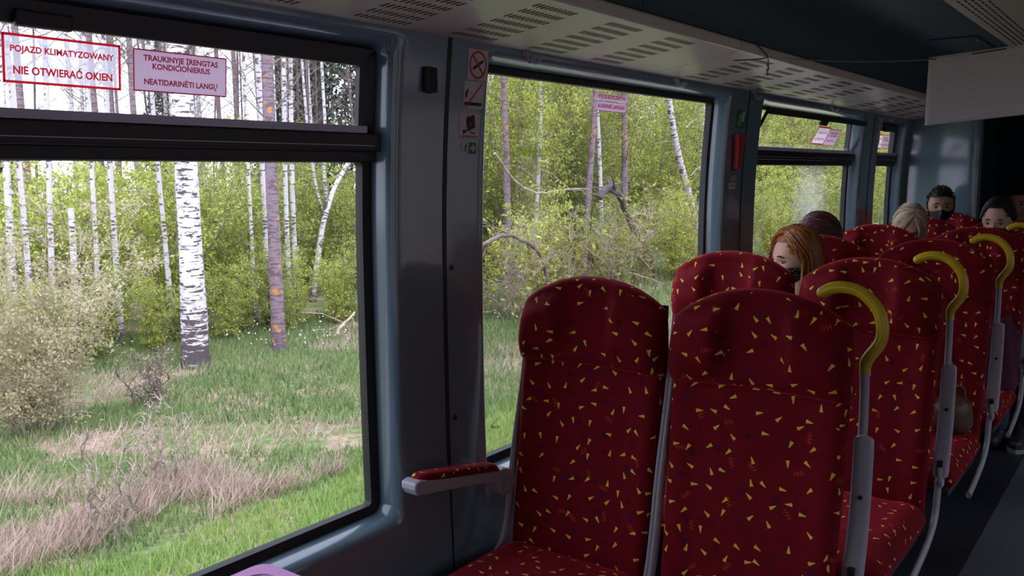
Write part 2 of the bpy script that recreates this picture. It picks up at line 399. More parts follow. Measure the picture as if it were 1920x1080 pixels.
        if bevel:
            b = o.modifiers.new('bevel', 'BEVEL'); b.width = bevel; b.segments = 3; b.limit_method = 'ANGLE'; b.angle_limit = R(45); b.harden_normals = False
        return tag(o, **k)

# ================================================================== THE COACH
YW, YG, ZT = 1.575, 1.64, 1.80
def lean(z):
    if z > 1.2: return .034*((z-1.2)/.6)**2
    if z < 1.0: return .014*((1.0-z)/.67)**2
    return 0
def bendL(co): return Vector((co.x, co.y-lean(co.z), co.z))
YR = 2*.21-YW     # opposite wall, mirrored about the coach axis
def mirY(co): return Vector((co.x, 2*.21-(co.y-lean(co.z)), co.z))
SEAMS = [-2.22, -.21, 1.80, 3.81, 5.82, 6.74]
HOLES = [(-2.04, -.40), (-.03, 1.605), (1.975, 3.60), (3.985, 5.61), (5.98, 6.62)]
HZ0, HZ1 = .556, 1.772
def rrect(x0, x1, z0, z1, r, n=6, sub=10):
    P = []
    for cx, cz, a0 in ((x1-r, z0+r, -90), (x1-r, z1-r, 0), (x0+r, z1-r, 90), (x0+r, z0+r, 180)):
        for k in range(n+1): a = R(a0+90*k/n); P.append((cx+r*cos(a), cz+r*sin(a)))
    # subdivide the straights so the wall bend reads
    out = []
    for i, p in enumerate(P):
        q = P[(i+1) % len(P)]; out.append(p); d = math.hypot(q[0]-p[0], q[1]-p[1]); m = sub if i % (n+1) == n else 0
        for k in range(1, m+1): out.append((p[0]+(q[0]-p[0])*k/(m+1), p[1]+(q[1]-p[1])*k/(m+1)))
    return out
def ring_surface(mb, rings, m=0):
    n = len(rings[0]); i0 = len(mb.v)
    for r in rings: mb.v += [tuple(p) for p in r]
    for j in range(len(rings)-1):
        for k in range(n): mb.face((i0+j*n+k, i0+j*n+(k+1) % n, i0+(j+1)*n+(k+1) % n, i0+(j+1)*n+k), m)
def side_wall(name, bend, seams, holes):
    mb = MB()
    for i, (hx0, hx1) in enumerate(holes):
        xa, xb = seams[i]+.004, seams[i+1]-.004
        za, zb = .02, ZT+.02
        out = rrect(hx0, hx1, HZ0, HZ1, .035)
        cx, cz = (hx0+hx1)/2, (HZ0+HZ1)/2
        def inset(d, y): 
            return [(x, y, z) for x, z in rrect(hx0+d, hx1-d, HZ0+d, HZ1-d, max(.035-d*.3, .012))]
        # cell border points: push each outline point out to the cell rectangle
        cell = []
        for x, z in out:
            dx, dz = x-cx, z-cz; hw, hh = (hx1-hx0)/2, (HZ1-HZ0)/2
            if abs(dx)/hw > abs(dz)/hh: X = xb if dx > 0 else xa; Zc = cz+dz/abs(dx)*hw*1.0; Zc = za+(zb-za)*(min(max(z, HZ0), HZ1)-HZ0)/(HZ1-HZ0) if abs(dz)/hh > .93 else z
            else: Zc = zb if dz > 0 else za; X = xa+(xb-xa)*(x-hx0)/(hx1-hx0) if abs(dx)/hw > .93 else x
            if abs(dx)/hw > abs(dz)/hh: cell.append((X, Zc))
            else: cell.append((X, Zc))
        rings = []
        for k in range(7):
            t = k/6
            o2 = rrect(hx0-.016, hx1+.016, HZ0-.016, HZ1+.016, .045)
            rings.append([(c[0]*(1-t)+o[0]*t, YW, c[1]*(1-t)+o[1]*t) for c, o in zip(cell, o2)])
        for d, y in ((-.014, YW+.0003), (-.007, YW+.0025), (.0, YW+.008), (.005, YW+.017), (.009, YW+.030), (.013, YW+.048), (.016, YG+.03)): rings.append(inset(d, y))
        ring_surface(mb, rings)
        # corner fill between cell border points and true corners
        for X in (xa, xb):
            for Z in (za, zb):
                near = sorted([c for c in cell], key=lambda c: abs(c[0]-X)+abs(c[1]-Z))
                a = min([c for c in cell if abs(c[0]-X) < 1e-6], key=lambda c: abs(c[1]-Z)); b = min([c for c in cell if abs(c[1]-Z) < 1e-6], key=lambda c: abs(c[0]-X))
                mb.poly([(X, YW, Z), (a[0], YW, a[1]), (b[0], YW, b[1])])
    return mb.build(name, 'panel', bend=bend, kind='structure', angle=60)
side_wall('wall_left', bendL, SEAMS, HOLES)
side_wall('wall_right', mirY, SEAMS, HOLES)
# outer skin behind the panels so no daylight leaks at the joints
def outer_skin(name, bend):
    mb = MB(); zs = [.0, .3, .556, 1.772, ZT+.05]
    for (hx0, hx1), (s0, s1) in zip(HOLES, zip(SEAMS, SEAMS[1:])):
        for a, b, c, d in ((s0, s1, -.25, HZ0-.0), (s0, s1, HZ1, 2.3), (s0, hx0, HZ0, HZ1), (hx1, s1, HZ0, HZ1)):
            mb.box((a, YG+.032, c), (b, YG+.046, d))
    mb.box((SEAMS[-1], YG+.035, -.25), (9.4, YG+.07, 2.3)); mb.box((-3.2, YG+.035, -.25), (SEAMS[0], YG+.07, 2.3))
    return mb.build(name, 'skin_outer', bend=bend, kind='structure', smooth=False)
outer_skin('trim_1', bendL); outer_skin('trim_2', mirY)
# dark joint strips between wall panels
n = 3
for sx in SEAMS[1:-1]:
    mb = MB()
    for k in range(12):
        z0, z1 = .0+k*.15, .0+(k+1)*.15
        mb.box((sx-.0085, YW-.0005, z0), (sx+.0085, YW+.02, min(z1, ZT+.01)))
    mb.build(f'trim_{n}', 'gasket', bend=bendL, kind='structure', smooth=False); n += 1
    if sx in (1.80, 3.81):
        pass
# screw heads beside the joint
for (x, z) in ((1.828, 1.197), (1.832, .777), (1.848, .346)):
    mb = MB(); y = YW-lean(z)
    mb.tube([(x, y+.004, z), (x, y-.002, z)], [.0085, .0075], 16); mb.box((x-.005, y-.0026, z-.001), (x+.005, y-.002, z+.001))
    mb.build('screw', 'gasket', label=None)
    o = bpy.context.scene.objects[-1] if False else None
scr = [o for o in COL.objects if o.name.startswith('screw')]
for o, w in zip(scr, ('uppermost dark screw head beside the wall joint at seat height', 'middle dark screw head beside the wall joint above the red armrest', 'lowest dark screw head near the foot of the wall panel')):
    tag(o, w, 'screw', 'screws down the wall joint')

def window(name, hx0, hx1, kind, bend, tilt=0, fog=False):
    root = empty(name, ((hx0+hx1)/2, YG, HZ0), kind='structure')
    off = Vector(root.location)
    def B(mb, nm, mats, parent=root, **k):
        o = mb.build(nm, mats, parent=parent, bend=bend, **k); o.matrix_parent_inverse = Matrix.Translation(-off); return o
    fx0, fx1, fz0, fz1 = hx0+.008, hx1-.010, HZ0+.006, HZ1-.014
    fr = MB()
    gx0, gx1 = fx0+.032, fx1-(.034 if kind == 'hopper' else .026)
    gz0 = fz0+.034
    topz = (1.479 if kind == 'hopper' else 1.738)
    def rect(x0, x1, z0, z1, y, r=.012): return [(x, y, z) for x, z in rrect(x0, x1, z0, z1, r)]
    if kind == 'fixed':
        fr_r = [rect(fx0, fx1, fz0, fz1, YG+.03), rect(fx0, fx1, fz0, fz1, YG), rect(fx0+.004, fx1-.004, fz0+.004, fz1-.004, YG-.004), rect(gx0, gx1, gz0, fz1-.022, YG-.003), rect(gx0, gx1, gz0, fz1-.022, YG+.022)]
        ring_surface(fr, fr_r); B(fr, 'window_frame', 'rubber')
    else:
        fr_r = [rect(fx0, fx1, fz0, topz+.03, YG+.03), rect(fx0, fx1, fz0, topz+.03, YG), rect(fx0+.004, fx1-.004, fz0+.004, topz+.028, YG-.004), rect(gx0, gx1, gz0, topz, YG-.003), rect(gx0, gx1, gz0, topz, YG+.022)]
        ring_surface(fr, fr_r); B(fr, 'window_frame', 'rubber')
        # transom: heavy black bar with an aluminium lip and bead, their highlight painted on
        bar = MB()
        bar.box((fx0-.004, YG-.032, 1.506), (fx1+.004, YG+.028, 1.549)); bar.box((fx0, YG-.018, 1.480), (fx1, YG+.02, 1.508))
        B(bar, 'transom', 'blackframe', smooth=False, bevel=.004)
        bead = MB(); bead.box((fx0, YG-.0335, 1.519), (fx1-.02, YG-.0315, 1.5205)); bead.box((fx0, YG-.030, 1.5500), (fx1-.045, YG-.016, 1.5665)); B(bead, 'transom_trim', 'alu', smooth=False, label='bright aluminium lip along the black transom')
        # outer frame of the hopper opening
        of = MB(); ring_surface(of, [rect(fx0, fx1, 1.545, fz1, YG+.03, .006), rect(fx0, fx1, 1.545, fz1, YG+.004, .006), rect(fx0+.022, fx1-.022, 1.56, fz1-.016, YG+.004, .006), rect(fx0+.022, fx1-.022, 1.56, fz1-.016, YG+.03, .006)])
        B(of, 'hopper_frame', 'blackframe')
        # sash
        sx0, sx1, sz0, sz1 = fx0+.004, fx1-.004, 1.553, fz1-.004
        def sashbend(co):
            if tilt:
                p = Vector((0, YG-.01, sz0)); q = Matrix.Rotation(tilt, 3, 'X') @ (co-Vector((co.x, p.y, p.z))) ; co = Vector((co.x, p.y, p.z))+q
            return bend(co)
        sa = MB(); ring_surface(sa, [rect(sx0, sx1, sz0, sz1, YG+.002, .006), rect(sx0, sx1, sz0, sz1, YG-.012, .006), rect(sx0+.004, sx1-.004, sz0+.004, sz1-.004, YG-.015, .006), rect(sx0+.062, sx1-.052, sz0+.014, sz1-.044, YG-.010, .006), rect(sx0+.062, sx1-.052, sz0+.014, sz1-.044, YG+.004, .006)] if not tilt else
            [rect(sx0, sx1, sz0, sz1, YG+.002, .006), rect(sx0, sx1, sz0, sz1, YG-.008, .006), rect(sx0+.010, sx1-.006, sz0+.010, sz1-.028, YG-.010, .006), rect(sx0+.010, sx1-.006, sz0+.010, sz1-.028, YG+.002, .006)])
        o = sa.build('hopper_sash', 'blackframe', parent=root, bend=sashbend); o.matrix_parent_inverse = Matrix.Translation(-off)
        gp = MB(); gp.box((sx0+.008, YG-.004, sz0+.008), (sx1-.005, YG-.001, sz1-.02)); g = gp.build('hopper_pane', 'glass', parent=o, bend=sashbend, smooth=False)
        lt = MB(); cx = (sx0+sx1)/2; lt.box((cx-.05, YG-.026, sz1-.05), (cx+.05, YG-.008, sz1-.022)); l_ = lt.build('latch', 'blackframe', parent=o, bend=sashbend, smooth=False, bevel=.006)
    gl = MB(); gl.box((gx0-.008, YG+.010, gz0-.008), (gx1+.008, YG+.015, topz+.006 if kind == 'hopper' else fz1-.016))
    B(gl, 'glass_pane', 'glassfog' if fog else 'glass', smooth=False)
    portal((hx0+hx1)/2, YG+.16 if bend is bendL else 2*.21-YG-.16, (HZ0+HZ1)/2, hx1-hx0, HZ1-HZ0, -1 if bend is bendL else 1)
    return root
kinds = ['fixed', 'hopper', 'fixed', 'hopper', 'hopper']
num = 1
for (a, b), k in zip(HOLES, kinds):
    window(f'window_{num}', a, b, k, bendL, tilt=(R(24) if num == 4 else 0), fog=(num == 4)); num += 1
for (a, b), k in zip(HOLES, kinds):
    window(f'window_{num}', a, b, k, mirY); num += 1

# floor
mb = MB(); mb.box((-3.2, -1.2, -.06), (9.4, .545, 0)); mb.build('floor', 'floor', kind='structure', smooth=False)
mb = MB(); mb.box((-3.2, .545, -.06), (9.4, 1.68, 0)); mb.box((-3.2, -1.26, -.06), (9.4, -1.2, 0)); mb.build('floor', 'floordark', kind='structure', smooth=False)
mb = MB(); mb.box((-3.2, 1.50, 0), (6.74, 1.562, .325)); mb.build('baseboard_left', 'gasket', kind='structure', smooth=False, bevel=.01)

# air duct / rack underside along the left wall, its perforations, fascia
DX0, DX1 = -3.0, 6.74
def duct_surf(s, x):  # s 0 at wall .. 1 at aisle edge
    y = 1.548-.335*s; z = 1.799+.05*s**1.15
    return y, z
def duct(name, mirror=False):
    mb = MB(); f = (lambda y: 2*.21-y) if mirror else (lambda y: y)
    prof = []
    for k in range(13): prof.append(duct_surf(k/12, 0))
    prof += [(1.209, 1.8505), (1.2065, 1.856), (1.2065, 1.878), (1.210, 1.884), (1.24, 1.886)]
    segs = [DX0, -1.13, .88, 2.89, 4.90, DX1]
    for a, b in zip(segs, segs[1:]):
        a += .0015; b -= .0015
        for (y0, z0), (y1, z1) in zip(prof, prof[1:]):
            i = len(mb.v); mb.v += [(a, f(y0), z0), (b, f(y0), z0), (b, f(y1), z1), (a, f(y1), z1)]; mb.face((i, i+1, i+2, i+3), 0)
    mb.box((DX0, min(f(1.56), f(1.22)), 1.888), (DX1, max(f(1.56), f(1.22)), 1.892), 1)
    # rows of short slots
    gx = []
    for m0 in (-1.13, .88, 2.89, 4.90):
        gx += [m0+.215+.335*q for q in range(6) if m0+.215+.335*q+.17 < DX1 and m0+.215+.335*q+.17 < m0+2.0]
    for x0 in gx:
        for r_ in range(7):
            sA = .93-.125*r_; sB = sA-.068
            for q in range(10):
                x = x0+.0175*q
                (ya, za), (yb, zb) = duct_surf(sA, 0), duct_surf(sB, 0); i = len(mb.v)
                mb.v += [(x+.006, f(ya), za-.0008), (x+.0125, f(ya), za-.0008), (x+.0065, f(yb), zb-.0008), (x, f(yb), zb-.0008)]; mb.face((i, i+1, i+2, i+3), 1)
    return mb.build(name, ['cream', 'slot'], kind='structure', smooth=True, angle=25)
duct('trim_20'); duct('trim_21', True)

# cove ceiling, centre panel
CZ = 2.1
def cove(mirror=False):
    mb = MB(); f = (lambda y: 2*.21-y) if mirror else (lambda y: y)
    prof = [(1.235, 1.875), (1.232, 1.90)]
    for k in range(11):
        a = PI/2*k/10; prof.append((1.232-.20*(1-cos(a)), 1.90+.20*sin(a)))
    prof.append((.765, 2.10))
    cuts = [DX0, .25, 2.26, 4.27, 6.28, 9.3]
    for a, b in zip(cuts, cuts[1:]):
        a += .002; b -= .002
        for (y0, z0), (y1, z1) in zip(prof, prof[1:]):
            i = len(mb.v); mb.v += [(a, f(y0), z0), (b, f(y0), z0), (b, f(y1), z1), (a, f(y1), z1)]; mb.face((i, i+1, i+2, i+3), 0)
    return mb
mb = cove(); mb2 = cove(True)
i = len(mb.v); mb.v += mb2.v; mb.f += [tuple(q+i for q in f) for f in mb2.f]; mb.m += mb2.m
mb.box((DX0, -1.2, 2.16), (9.4, 1.62, 2.2), 1); mb.box((DX0, 1.245, 1.88), (9.4, 1.62, 2.2), 1); mb.box((DX0, -1.2, 1.88), (9.4, -.83, 2.2), 1)
mb.build('ceiling', ['tealceil', 'gasket'], kind='structure', angle=25)
mb = MB()
mb.box((DX0, .21-.56, 2.085), (9.3, .21+.56, 2.12), 0)
for k in range(5):
    for side in (1, -1):
        y = .21+side*(.52-.024*k)
        for q in range(140):
            x = -2.0+.07*q; mb.box((x, y-.0035, 2.0835), (x+.042, y+.0035, 2.0852), 1)
mb.build('ceiling', ['cream', 'slot'], kind='structure', smooth=False, bevel=0)
# ceiling access hatch
h = empty('ceiling_hatch', (5.18, .98, 2.098), label='dark teal ceiling access hatch with two small catches, behind the hanging paper', cat='hatch')
def rel(mb, root, name, mats, **k):
    o = mb.build(name, mats, parent=root, **k); o.matrix_parent_inverse = Matrix.Translation(-Vector(root.location)); return o
mb = MB(); mb.box((4.93, .855, 2.0925), (5.43, 1.10, 2.099)); rel(mb, h, 'hatch_panel', 'tealceil', smooth=False, bevel=.002)
mb = MB()
for a, b in (((4.922, .847, 2.096), (4.93, 1.108, 2.0995)), ((5.43, .847, 2.096), (5.438, 1.108, 2.0995)), ((4.922, 1.10, 2.096), (5.438, 1.108, 2.0995)), ((4.922, .847, 2.096), (5.438, .855, 2.0995))): mb.box(a, b)
rel(mb, h, 'hatch_seal', 'gasket', smooth=False)
for x in (5.05, 5.31):
    mb = MB(); mb.tube([(x, .872, 2.094), (x, .872, 2.086)], .011, 14); mb.box((x-.009, .870, 2.083), (x+.009, .874, 2.087)); rel(mb, h, 'catch', 'steel')

# far partition with its rounded free edge and the vestibule beyond
mb = MB(); prof = [(6.74, 1.62), (6.74, 1.175)]
for k in range(9):
    a = PI*k/8; prof.append((6.80-.06*cos(a), 1.155-.06*sin(a)))
prof += [(6.86, 1.175), (6.86, 1.62)]
mb.prism(prof, lambda a, b, d: (a, b, d), 2.12)
mb.build('wall_far', 'panel', kind='structure', angle=35)
mb = MB(); mb.box((6.74, -1.2, 0), (6.86, -.68, 2.12)); mb.build('wall_far', 'panel', kind='structure', smooth=False, bevel=.01)
mb = MB(); mb.box((9.3, -1.3, 0), (9.4, 1.7, 2.2)); mb.build('wall_end', 'tealdark', kind='structure', smooth=False)
mb = MB(); mb.box((-3.2, -1.3, 0), (-3.1, 1.7, 2.2)); mb.build('wall_near', 'panel', kind='structure', smooth=False)
mb = MB()
mb.box((9.26, -.25, .0), (9.30, .67, 1.95), 0); mb.box((9.25, -.05, 1.0), (9.262, .47, 1.75), 1); mb.build('door_1', ['tealdark', 'gasket'], kind='structure', smooth=False, bevel=.01)
mb = MB(); mb.box((6.87, 1.2, 0), (8.2, 1.62, 1.95)); mb.build('wall_cabinet', 'tealdark', kind='structure', smooth=False, bevel=.02)
mb = MB(); mb.box((8.3, .62, 1.50), (8.34, 1.0, 1.58)); mb.build('notice_plate', 'white', smooth=False, label='small pale notice plate in the dark vestibule at the far end', cat='sign')

# ------------------------------------------------------------------ wall fittings
def wy(z, y=YW): return y-lean(z)
def onwall(x, z, d=0.0, y=YW): return (x, wy(z, y)-d, z)
# coat hooks, in pairs
def hook(x, z, label):
    r = empty('coat_hook', (x, wy(z), z), label=label, cat='coat hook', group='coat hooks under the duct')
    mb = MB(); mb.box((-.020, -.006, .0), (.020, .002, .012)); mb.build('hook_plate', 'grey', parent=r, smooth=False, bevel=.002)
    for s in (-.012, .012):
        mb = MB(); mb.tube(smoothpath([(s, -.005, .008), (s, -.014, -.010), (s, -.022, -.022), (s, -.034, -.020), (s, -.040, -.008)], 4), .0042, 8)
        mb.build('prong', 'grey', parent=r)
hook(2.135, 1.787, 'small grey double coat hook above the left end of the emergency window')
hook(3.085, 1.787, 'small grey double coat hook above the right end of the emergency window')
hook(3.84, 1.787, 'small grey double coat hook above the green exit sign post')
hook(4.93, 1.787, 'small grey double coat hook above the tilted open hopper window')
hook(6.10, 1.787, 'small grey double coat hook above the farthest window')
# black sprung buffer on the post
mb = MB()
mb.grid(lambda u, v: (1.7235+.024*(abs(cos(2*PI*u))**.5)*(1 if cos(2*PI*u) > 0 else -1)*min(1, (sin(PI*v)*4)**.5 if sin(PI*v) > 0 else 0),
    wy(1.687)+.0 - max(0, .018*(abs(sin(2*PI*u))**.6)*(-1 if sin(2*PI*u) < 0 else 1))*min(1, sin(PI*v)*5) - .0, 1.687+.035*(2*v-1)), 24, 14, cu=True)
o = mb.build('curtain_clip', 'blackframe', label='black rounded plastic fitting high on the post left of the wall joint', cat='wall fitting')
mb = MB()
for k in range(4): mb.box((1.712+.006*k, wy(1.687)-.0185, 1.66), (1.714+.006*k, wy(1.687)-.0165, 1.714))
p_ = mb.build('rib', 'rubber', parent=o, smooth=False)

def sticker(name, x, z, w, h, base, label, cat='sticker', y=YW, depth=.0012, group=None):
    mb = MB(); f = lambda a, b, d=0: onwall(x+a, z+b, depth+d, y)
    return mb, f
def plate(mb, f, w, h, m=0, t=.0, r=.003):
    pts = [(a-0, b-0) for a, b in rrect(-w/2, w/2, -h/2, h/2, r, 3, 0)]
    mb.prism(pts, lambda a, b, d: f(a, b, -.001+d), .001+t, m)
def stroke(mb, f, a, b, w, m, d=.0004):
    ax, az = a; bx, bz = b; L = math.hypot(bx-ax, bz-az); nx, nz = -(bz-az)/L*w/2, (bx-ax)/L*w/2
    mb.poly([f(ax+nx, az+nz, d), f(bx+nx, bz+nz, d), f(bx-nx, bz-nz, d), f(ax-nx, az-nz, d)], m)
def disc(mb, f, cx, cz, r, m, d=.0004, r0=0, n=28, sx=1):
    if r0:
        i = len(mb.v)
        for k in range(n):
            a = 2*PI*k/n; mb.v.append(f(cx+r*cos(a)*sx, cz+r*sin(a), d)); mb.v.append(f(cx+r0*cos(a)*sx, cz+r0*sin(a), d))
        for k in range(n): mb.face((i+2*k, i+2*((k+1) % n), i+2*((k+1) % n)+1, i+2*k+1), m)
    else: mb.poly([f(cx+r*cos(2*PI*k/n)*sx, cz+r*sin(2*PI*k/n), d) for k in range(n)], m)
# no-smoking
def no_smoking(x, z, s=1, lab=''):
    mb, f = sticker('', x, z, 0, 0, 0, ''); plate(mb, f, .084*s, .080*s)
    disc(mb, f, 0, 0, .037*s, 1, .0006, .031*s)
    c, s_ = cos(R(30)), sin(R(30))
    stroke(mb, f, (-.024*s*c, -.024*s*s_), (.024*s*c, .024*s*s_), .008*s, 2, .0004)
    stroke(mb, f, (-.026*s, .026*s), (.026*s, -.026*s), .006*s, 1, .0008)
    mb.build('no_smoking_sticker', ['white', 'red', 'sblack'], smooth=False, label=lab, cat='sticker')
no_smoking(1.918, 1.741, 1, 'square white no smoking sticker with a red circle, topmost of the stack on the post')
mb, f = sticker('', 1.907, 1.661, 0, 0, 0, ''); plate(mb, f, .084, .072)
stroke(mb, f, (-.038, -.024), (.036, -.024), .009, 2); disc(mb, f, -.031, .0, .010, 3, .0004, sx=.45); disc(mb, f, -.026, .010, .006, 3, .0005, sx=.5); stroke(mb, f, (-.034, -.034), (.036, .033), .0045, 1, .0008)
mb.build('no_smoking_sticker', ['white', 'red', 'sblack', 'bolt'], smooth=False, label='square white sticker with a crossed out burning cigarette, second of the stack on the post', cat='sticker')
mb, f = sticker('', 1.897, 1.579, 0, 0, 0, ''); plate(mb, f, .086, .072)
disc(mb, f, -.006, .014, .0115, 2); disc(mb, f, .011, .020, .0095, 2)
mb.poly([f(a, b, .0005) for a, b in ((-.016, .006), (.020, .016), (.024, -.004), (-.010, -.016))], 2)
mb.poly([f(a, b, .0005) for a, b in ((-.012, -.010), (-.030, -.012), (-.028, -.024), (-.014, -.018))], 2)
stroke(mb, f, (.004, -.018), (.024, -.020), .0035, 2); stroke(mb, f, (.004, -.018), (.004, -.013), .0025, 2); disc(mb, f, .003, .004, .002, 0, .0009)
mb.text('OBIEKT MONITOROWANY', lambda a, b: f(a, b-.029, .0006), .0055, 1, width=.072)
for e in (((-.041, .034), (.041, .034)), ((-.041, -.034), (.041, -.034))): stroke(mb, f, *e, .0008, 1)
mb.build('camera_sticker', ['white', 'darkred', 'sblack'], smooth=False, label='square white sticker with a black video camera, third of the stack on the post', cat='sticker')
mb, f = sticker('', 1.897, 1.519, 0, 0, 0, ''); plate(mb, f, .060, .031, 0); 
mb.poly([f(a, b, .0003) for a, b in ((-.002, -.0155), (.030, -.0155), (.030, .0155), (-.002, .0155))], 1)
stroke(mb, f, (.004, 0), (.022, 0), .006, 0, .0006); stroke(mb, f, (.014, .009), (.024, 0), .005, 0, .0007); stroke(mb, f, (.014, -.009), (.024, 0), .005, 0, .0007)
def runner(mb, f, cx, cz, s, m):
    disc(mb, f, cx+.003*s, cz+.011*s, .0025*s, m); stroke(mb, f, (cx+.002*s, cz+.009*s), (cx-.001*s, cz-.001*s), .004*s, m)
    stroke(mb, f, (cx-.001*s, cz-.001*s), (cx+.005*s, cz-.006*s), .0028*s, m); stroke(mb, f, (cx+.005*s, cz-.006*s), (cx+.003*s, cz-.013*s), .0025*s, m)
    stroke(mb, f, (cx-.001*s, cz-.001*s), (cx-.004*s, cz-.008*s), .0028*s, m); stroke(mb, f, (cx-.004*s, cz-.008*s), (cx-.010*s, cz-.010*s), .0025*s, m)
    stroke(mb, f, (cx+.002*s, cz+.008*s), (cx+.008*s, cz+.003*s), .002*s, m); stroke(mb, f, (cx+.001*s, cz+.008*s), (cx-.005*s, cz+.003*s), .002*s, m)
runner(mb, f, -.015, 0, .95, 2)
mb.build('exit_sticker', ['white', 'green', 'sblack'], smooth=False, label='small green and white exit sticker with an arrow, lowest of the post stack', cat='sticker')
# far post: exit sign, hammer, labels
mb, f = sticker('', 3.737, 1.676, 0, 0, 0, ''); plate(mb, f, .098, .082, 0, r=.006)
mb.poly([f(a, b, .0004) for a, b in ((.010, -.012), (.034, -.012), (.040, .034), (.016, .034))], 1); runner(mb, f, -.008, -.004, 2.1, 1)
mb.build('exit_sign', ['green', 'white'], smooth=False, label='green emergency exit sign with a running figure, above the red hammer', cat='sign')
mb, f = sticker('', 3.712, 1.532, 0, 0, 0, '')
pts = [(-.046, .076), (.044, .074), (.046, .060), (.030, .042), (.024, .020), (.026, .008), (.012, .000), (.006, -.070), (-.004, -.080), (-.020, -.080), (-.028, -.070), (-.030, .0), (-.034, .030), (-.044, .060)]
h = mb.prism(pts, lambda a, b, d: f(a, b, d), .028); mb.build('emergency_hammer', 'hammer', smooth=False, bevel=.004, label='red emergency hammer holder on the post below the green exit sign', cat='emergency hammer')
mb, f = sticker('', 3.715, 1.421, 0, 0, 0, ''); plate(mb, f, .05, .024, 0); mb.text('MŁOTEK', lambda a, b: f(a, b+.003, .0005), .012, 1, width=.04); stroke(mb, f, (-.02, -.007), (.02, -.007), .003, 1)
mb.build('small_label', ['stickpink', 'red'], smooth=False, label='tiny red printed label just below the emergency hammer', cat='label')
mb, f = sticker('', 3.704, 1.388, 0, 0, 0, ''); plate(mb, f, .07, .026, 0); mb.text('AVARINIS', lambda a, b: f(a, b, .0005), .014, 1, width=.052)
mb.build('small_label', ['white', 'darkred'], smooth=False, label='small white label with dark red print, lower of two under the hammer', cat='label')
no_smoking(5.958, 1.735, .95, 'small no smoking sticker on the farthest post left of the last window')
mb, f = sticker('', 5.94, 1.655, 0, 0, 0, ''); plate(mb, f, .07, .07); stroke(mb, f, (-.02, -.02), (.02, -.02), .008, 1); mb.build('small_label', ['white', 'sblack'], smooth=False, label='small pale sticker with a black bar under the farthest no smoking sticker', cat='label')

# window stickers (on the glass, read from inside)
def glass_sticker(name, xc, zc, w, h, lines, base, ink, border, label, bend=None, bw=.004):
    mb = MB(); yy = YG-.0058
    tf = bend or (lambda co: bendL(co))
    f = lambda a, b, d=0: tuple(tf(Vector((xc+a, yy-d, zc+b))))
    mb.prism([(-w/2, -h/2), (w/2, -h/2), (w/2, h/2), (-w/2, h/2)], lambda a, b, d: f(a, b, d), .0004, 0)
    for e in (((-w/2, h/2-bw/2), (w/2, h/2-bw/2)), ((-w/2, -h/2+bw/2), (w/2, -h/2+bw/2)), ((-w/2+bw/2, -h/2), (-w/2+bw/2, h/2)), ((w/2-bw/2, -h/2), (w/2-bw/2, h/2))): stroke(mb, f, *e, bw, 2, .0008)
    for txt, dz, sz, wd in lines: mb.text(txt, lambda a, b, dz=dz: f(a, b+dz, .0012), sz, 1, width=wd)
    return mb.build(name, [base, ink, border], smooth=False, label=label, cat='sticker')
PL = [('POJAZD KLIMATYZOWANY', .016, .0150, .185), ('NIE OTWIERAĆ OKIEN', -.020, .0185, .178)]
LT = [('TRAUKINYJE ĮRENGTAS', .0235, .0150, .166), ('KONDICIONIERIUS', .0085, .0150, .128), ('NEATIDARINĖTI LANGŲ', -.021, .0150, .164)]
glass_sticker('window_sticker', .826, 1.652, .212, .083, PL, 'clearstick', 'redstick', 'redstick', 'see-through red framed sticker reading POJAZD KLIMATYZOWANY NIE OTWIERAĆ OKIEN on the nearest window', bw=.0045)
glass_sticker('window_sticker', 1.061, 1.652, .208, .079, LT, 'pinkstick', 'darkredstick', 'darkredstick', 'pinkish sticker reading TRAUKINYJE ĮRENGTAS KONDICIONIERIUS NEATIDARINĖTI LANGŲ on the nearest window', bw=.0025)
mb = glass_sticker('window_sticker', 2.737, 1.677, .205, .034, [('AVARINIS LANGAS', 0, .020, .185)], 'pinkstick', 'darkredstick', 'darkredstick', 'pink sticker reading AVARINIS LANGAS, lower one at the top of the emergency window', bw=.002)
mb = MB(); f = lambda a, b, d=0: tuple(bendL(Vector((2.738+a, YG+.0090-.014-d, 1.7085+b))))
mb.prism([(-.112, -.011), (.112, -.011), (.112, .011), (-.112, .011)], lambda a, b, d: f(a, b, d), .0004, 0); mb.text('WYJŚCIE BEZPIECZEŃSTWA', lambda a, b: f(a, b, .001), .017, 1, width=.19)
mb.prism([(-.098, -.0165), (.100, -.0165), (.100, -.0115), (-.098, -.0115)], lambda a, b, d: f(a, b, d), .0003, 2); mb.text('STŁUC SZYBĘ MŁOTKIEM', lambda a, b: f(a-.02, b-.014, .0009), .005, 3, width=.13)
mb.build('window_sticker', ['pinkstick', 'redstick', 'clearstick', 'sblack'], smooth=False, label='narrow sticker reading WYJŚCIE BEZPIECZEŃSTWA, upper one at the top of the emergency window', cat='sticker')
def tiltb(co):
    p = Vector((co.x, YG-.01, 1.553)); q = Matrix.Rotation(R(24), 3, 'X') @ (co-p); return bendL(p+q)
glass_sticker('window_sticker', 4.90, 1.645, .20, .10, [(a, b, c, .15) for a, b, c, d in PL], 'clearstick', 'redstick', 'redstick', 'red framed sticker on the tilted hopper window, left of the pair', bend=tiltb, bw=.007)
glass_sticker('window_sticker', 5.10, 1.640, .19, .095, [(a, b, c, .14) for a, b, c, d in LT], 'pinkstick', 'darkredstick', 'darkredstick', 'purplish sticker on the tilted hopper window, right of the pair', bend=tiltb, bw=.003)
glass_sticker('window_sticker', 6.19, 1.640, .16, .095, [(a, b, c, .13) for a, b, c, d in PL], 'clearstick', 'redstick', 'redstick', 'red framed sticker on the farthest window, left of the pair', bw=.007)
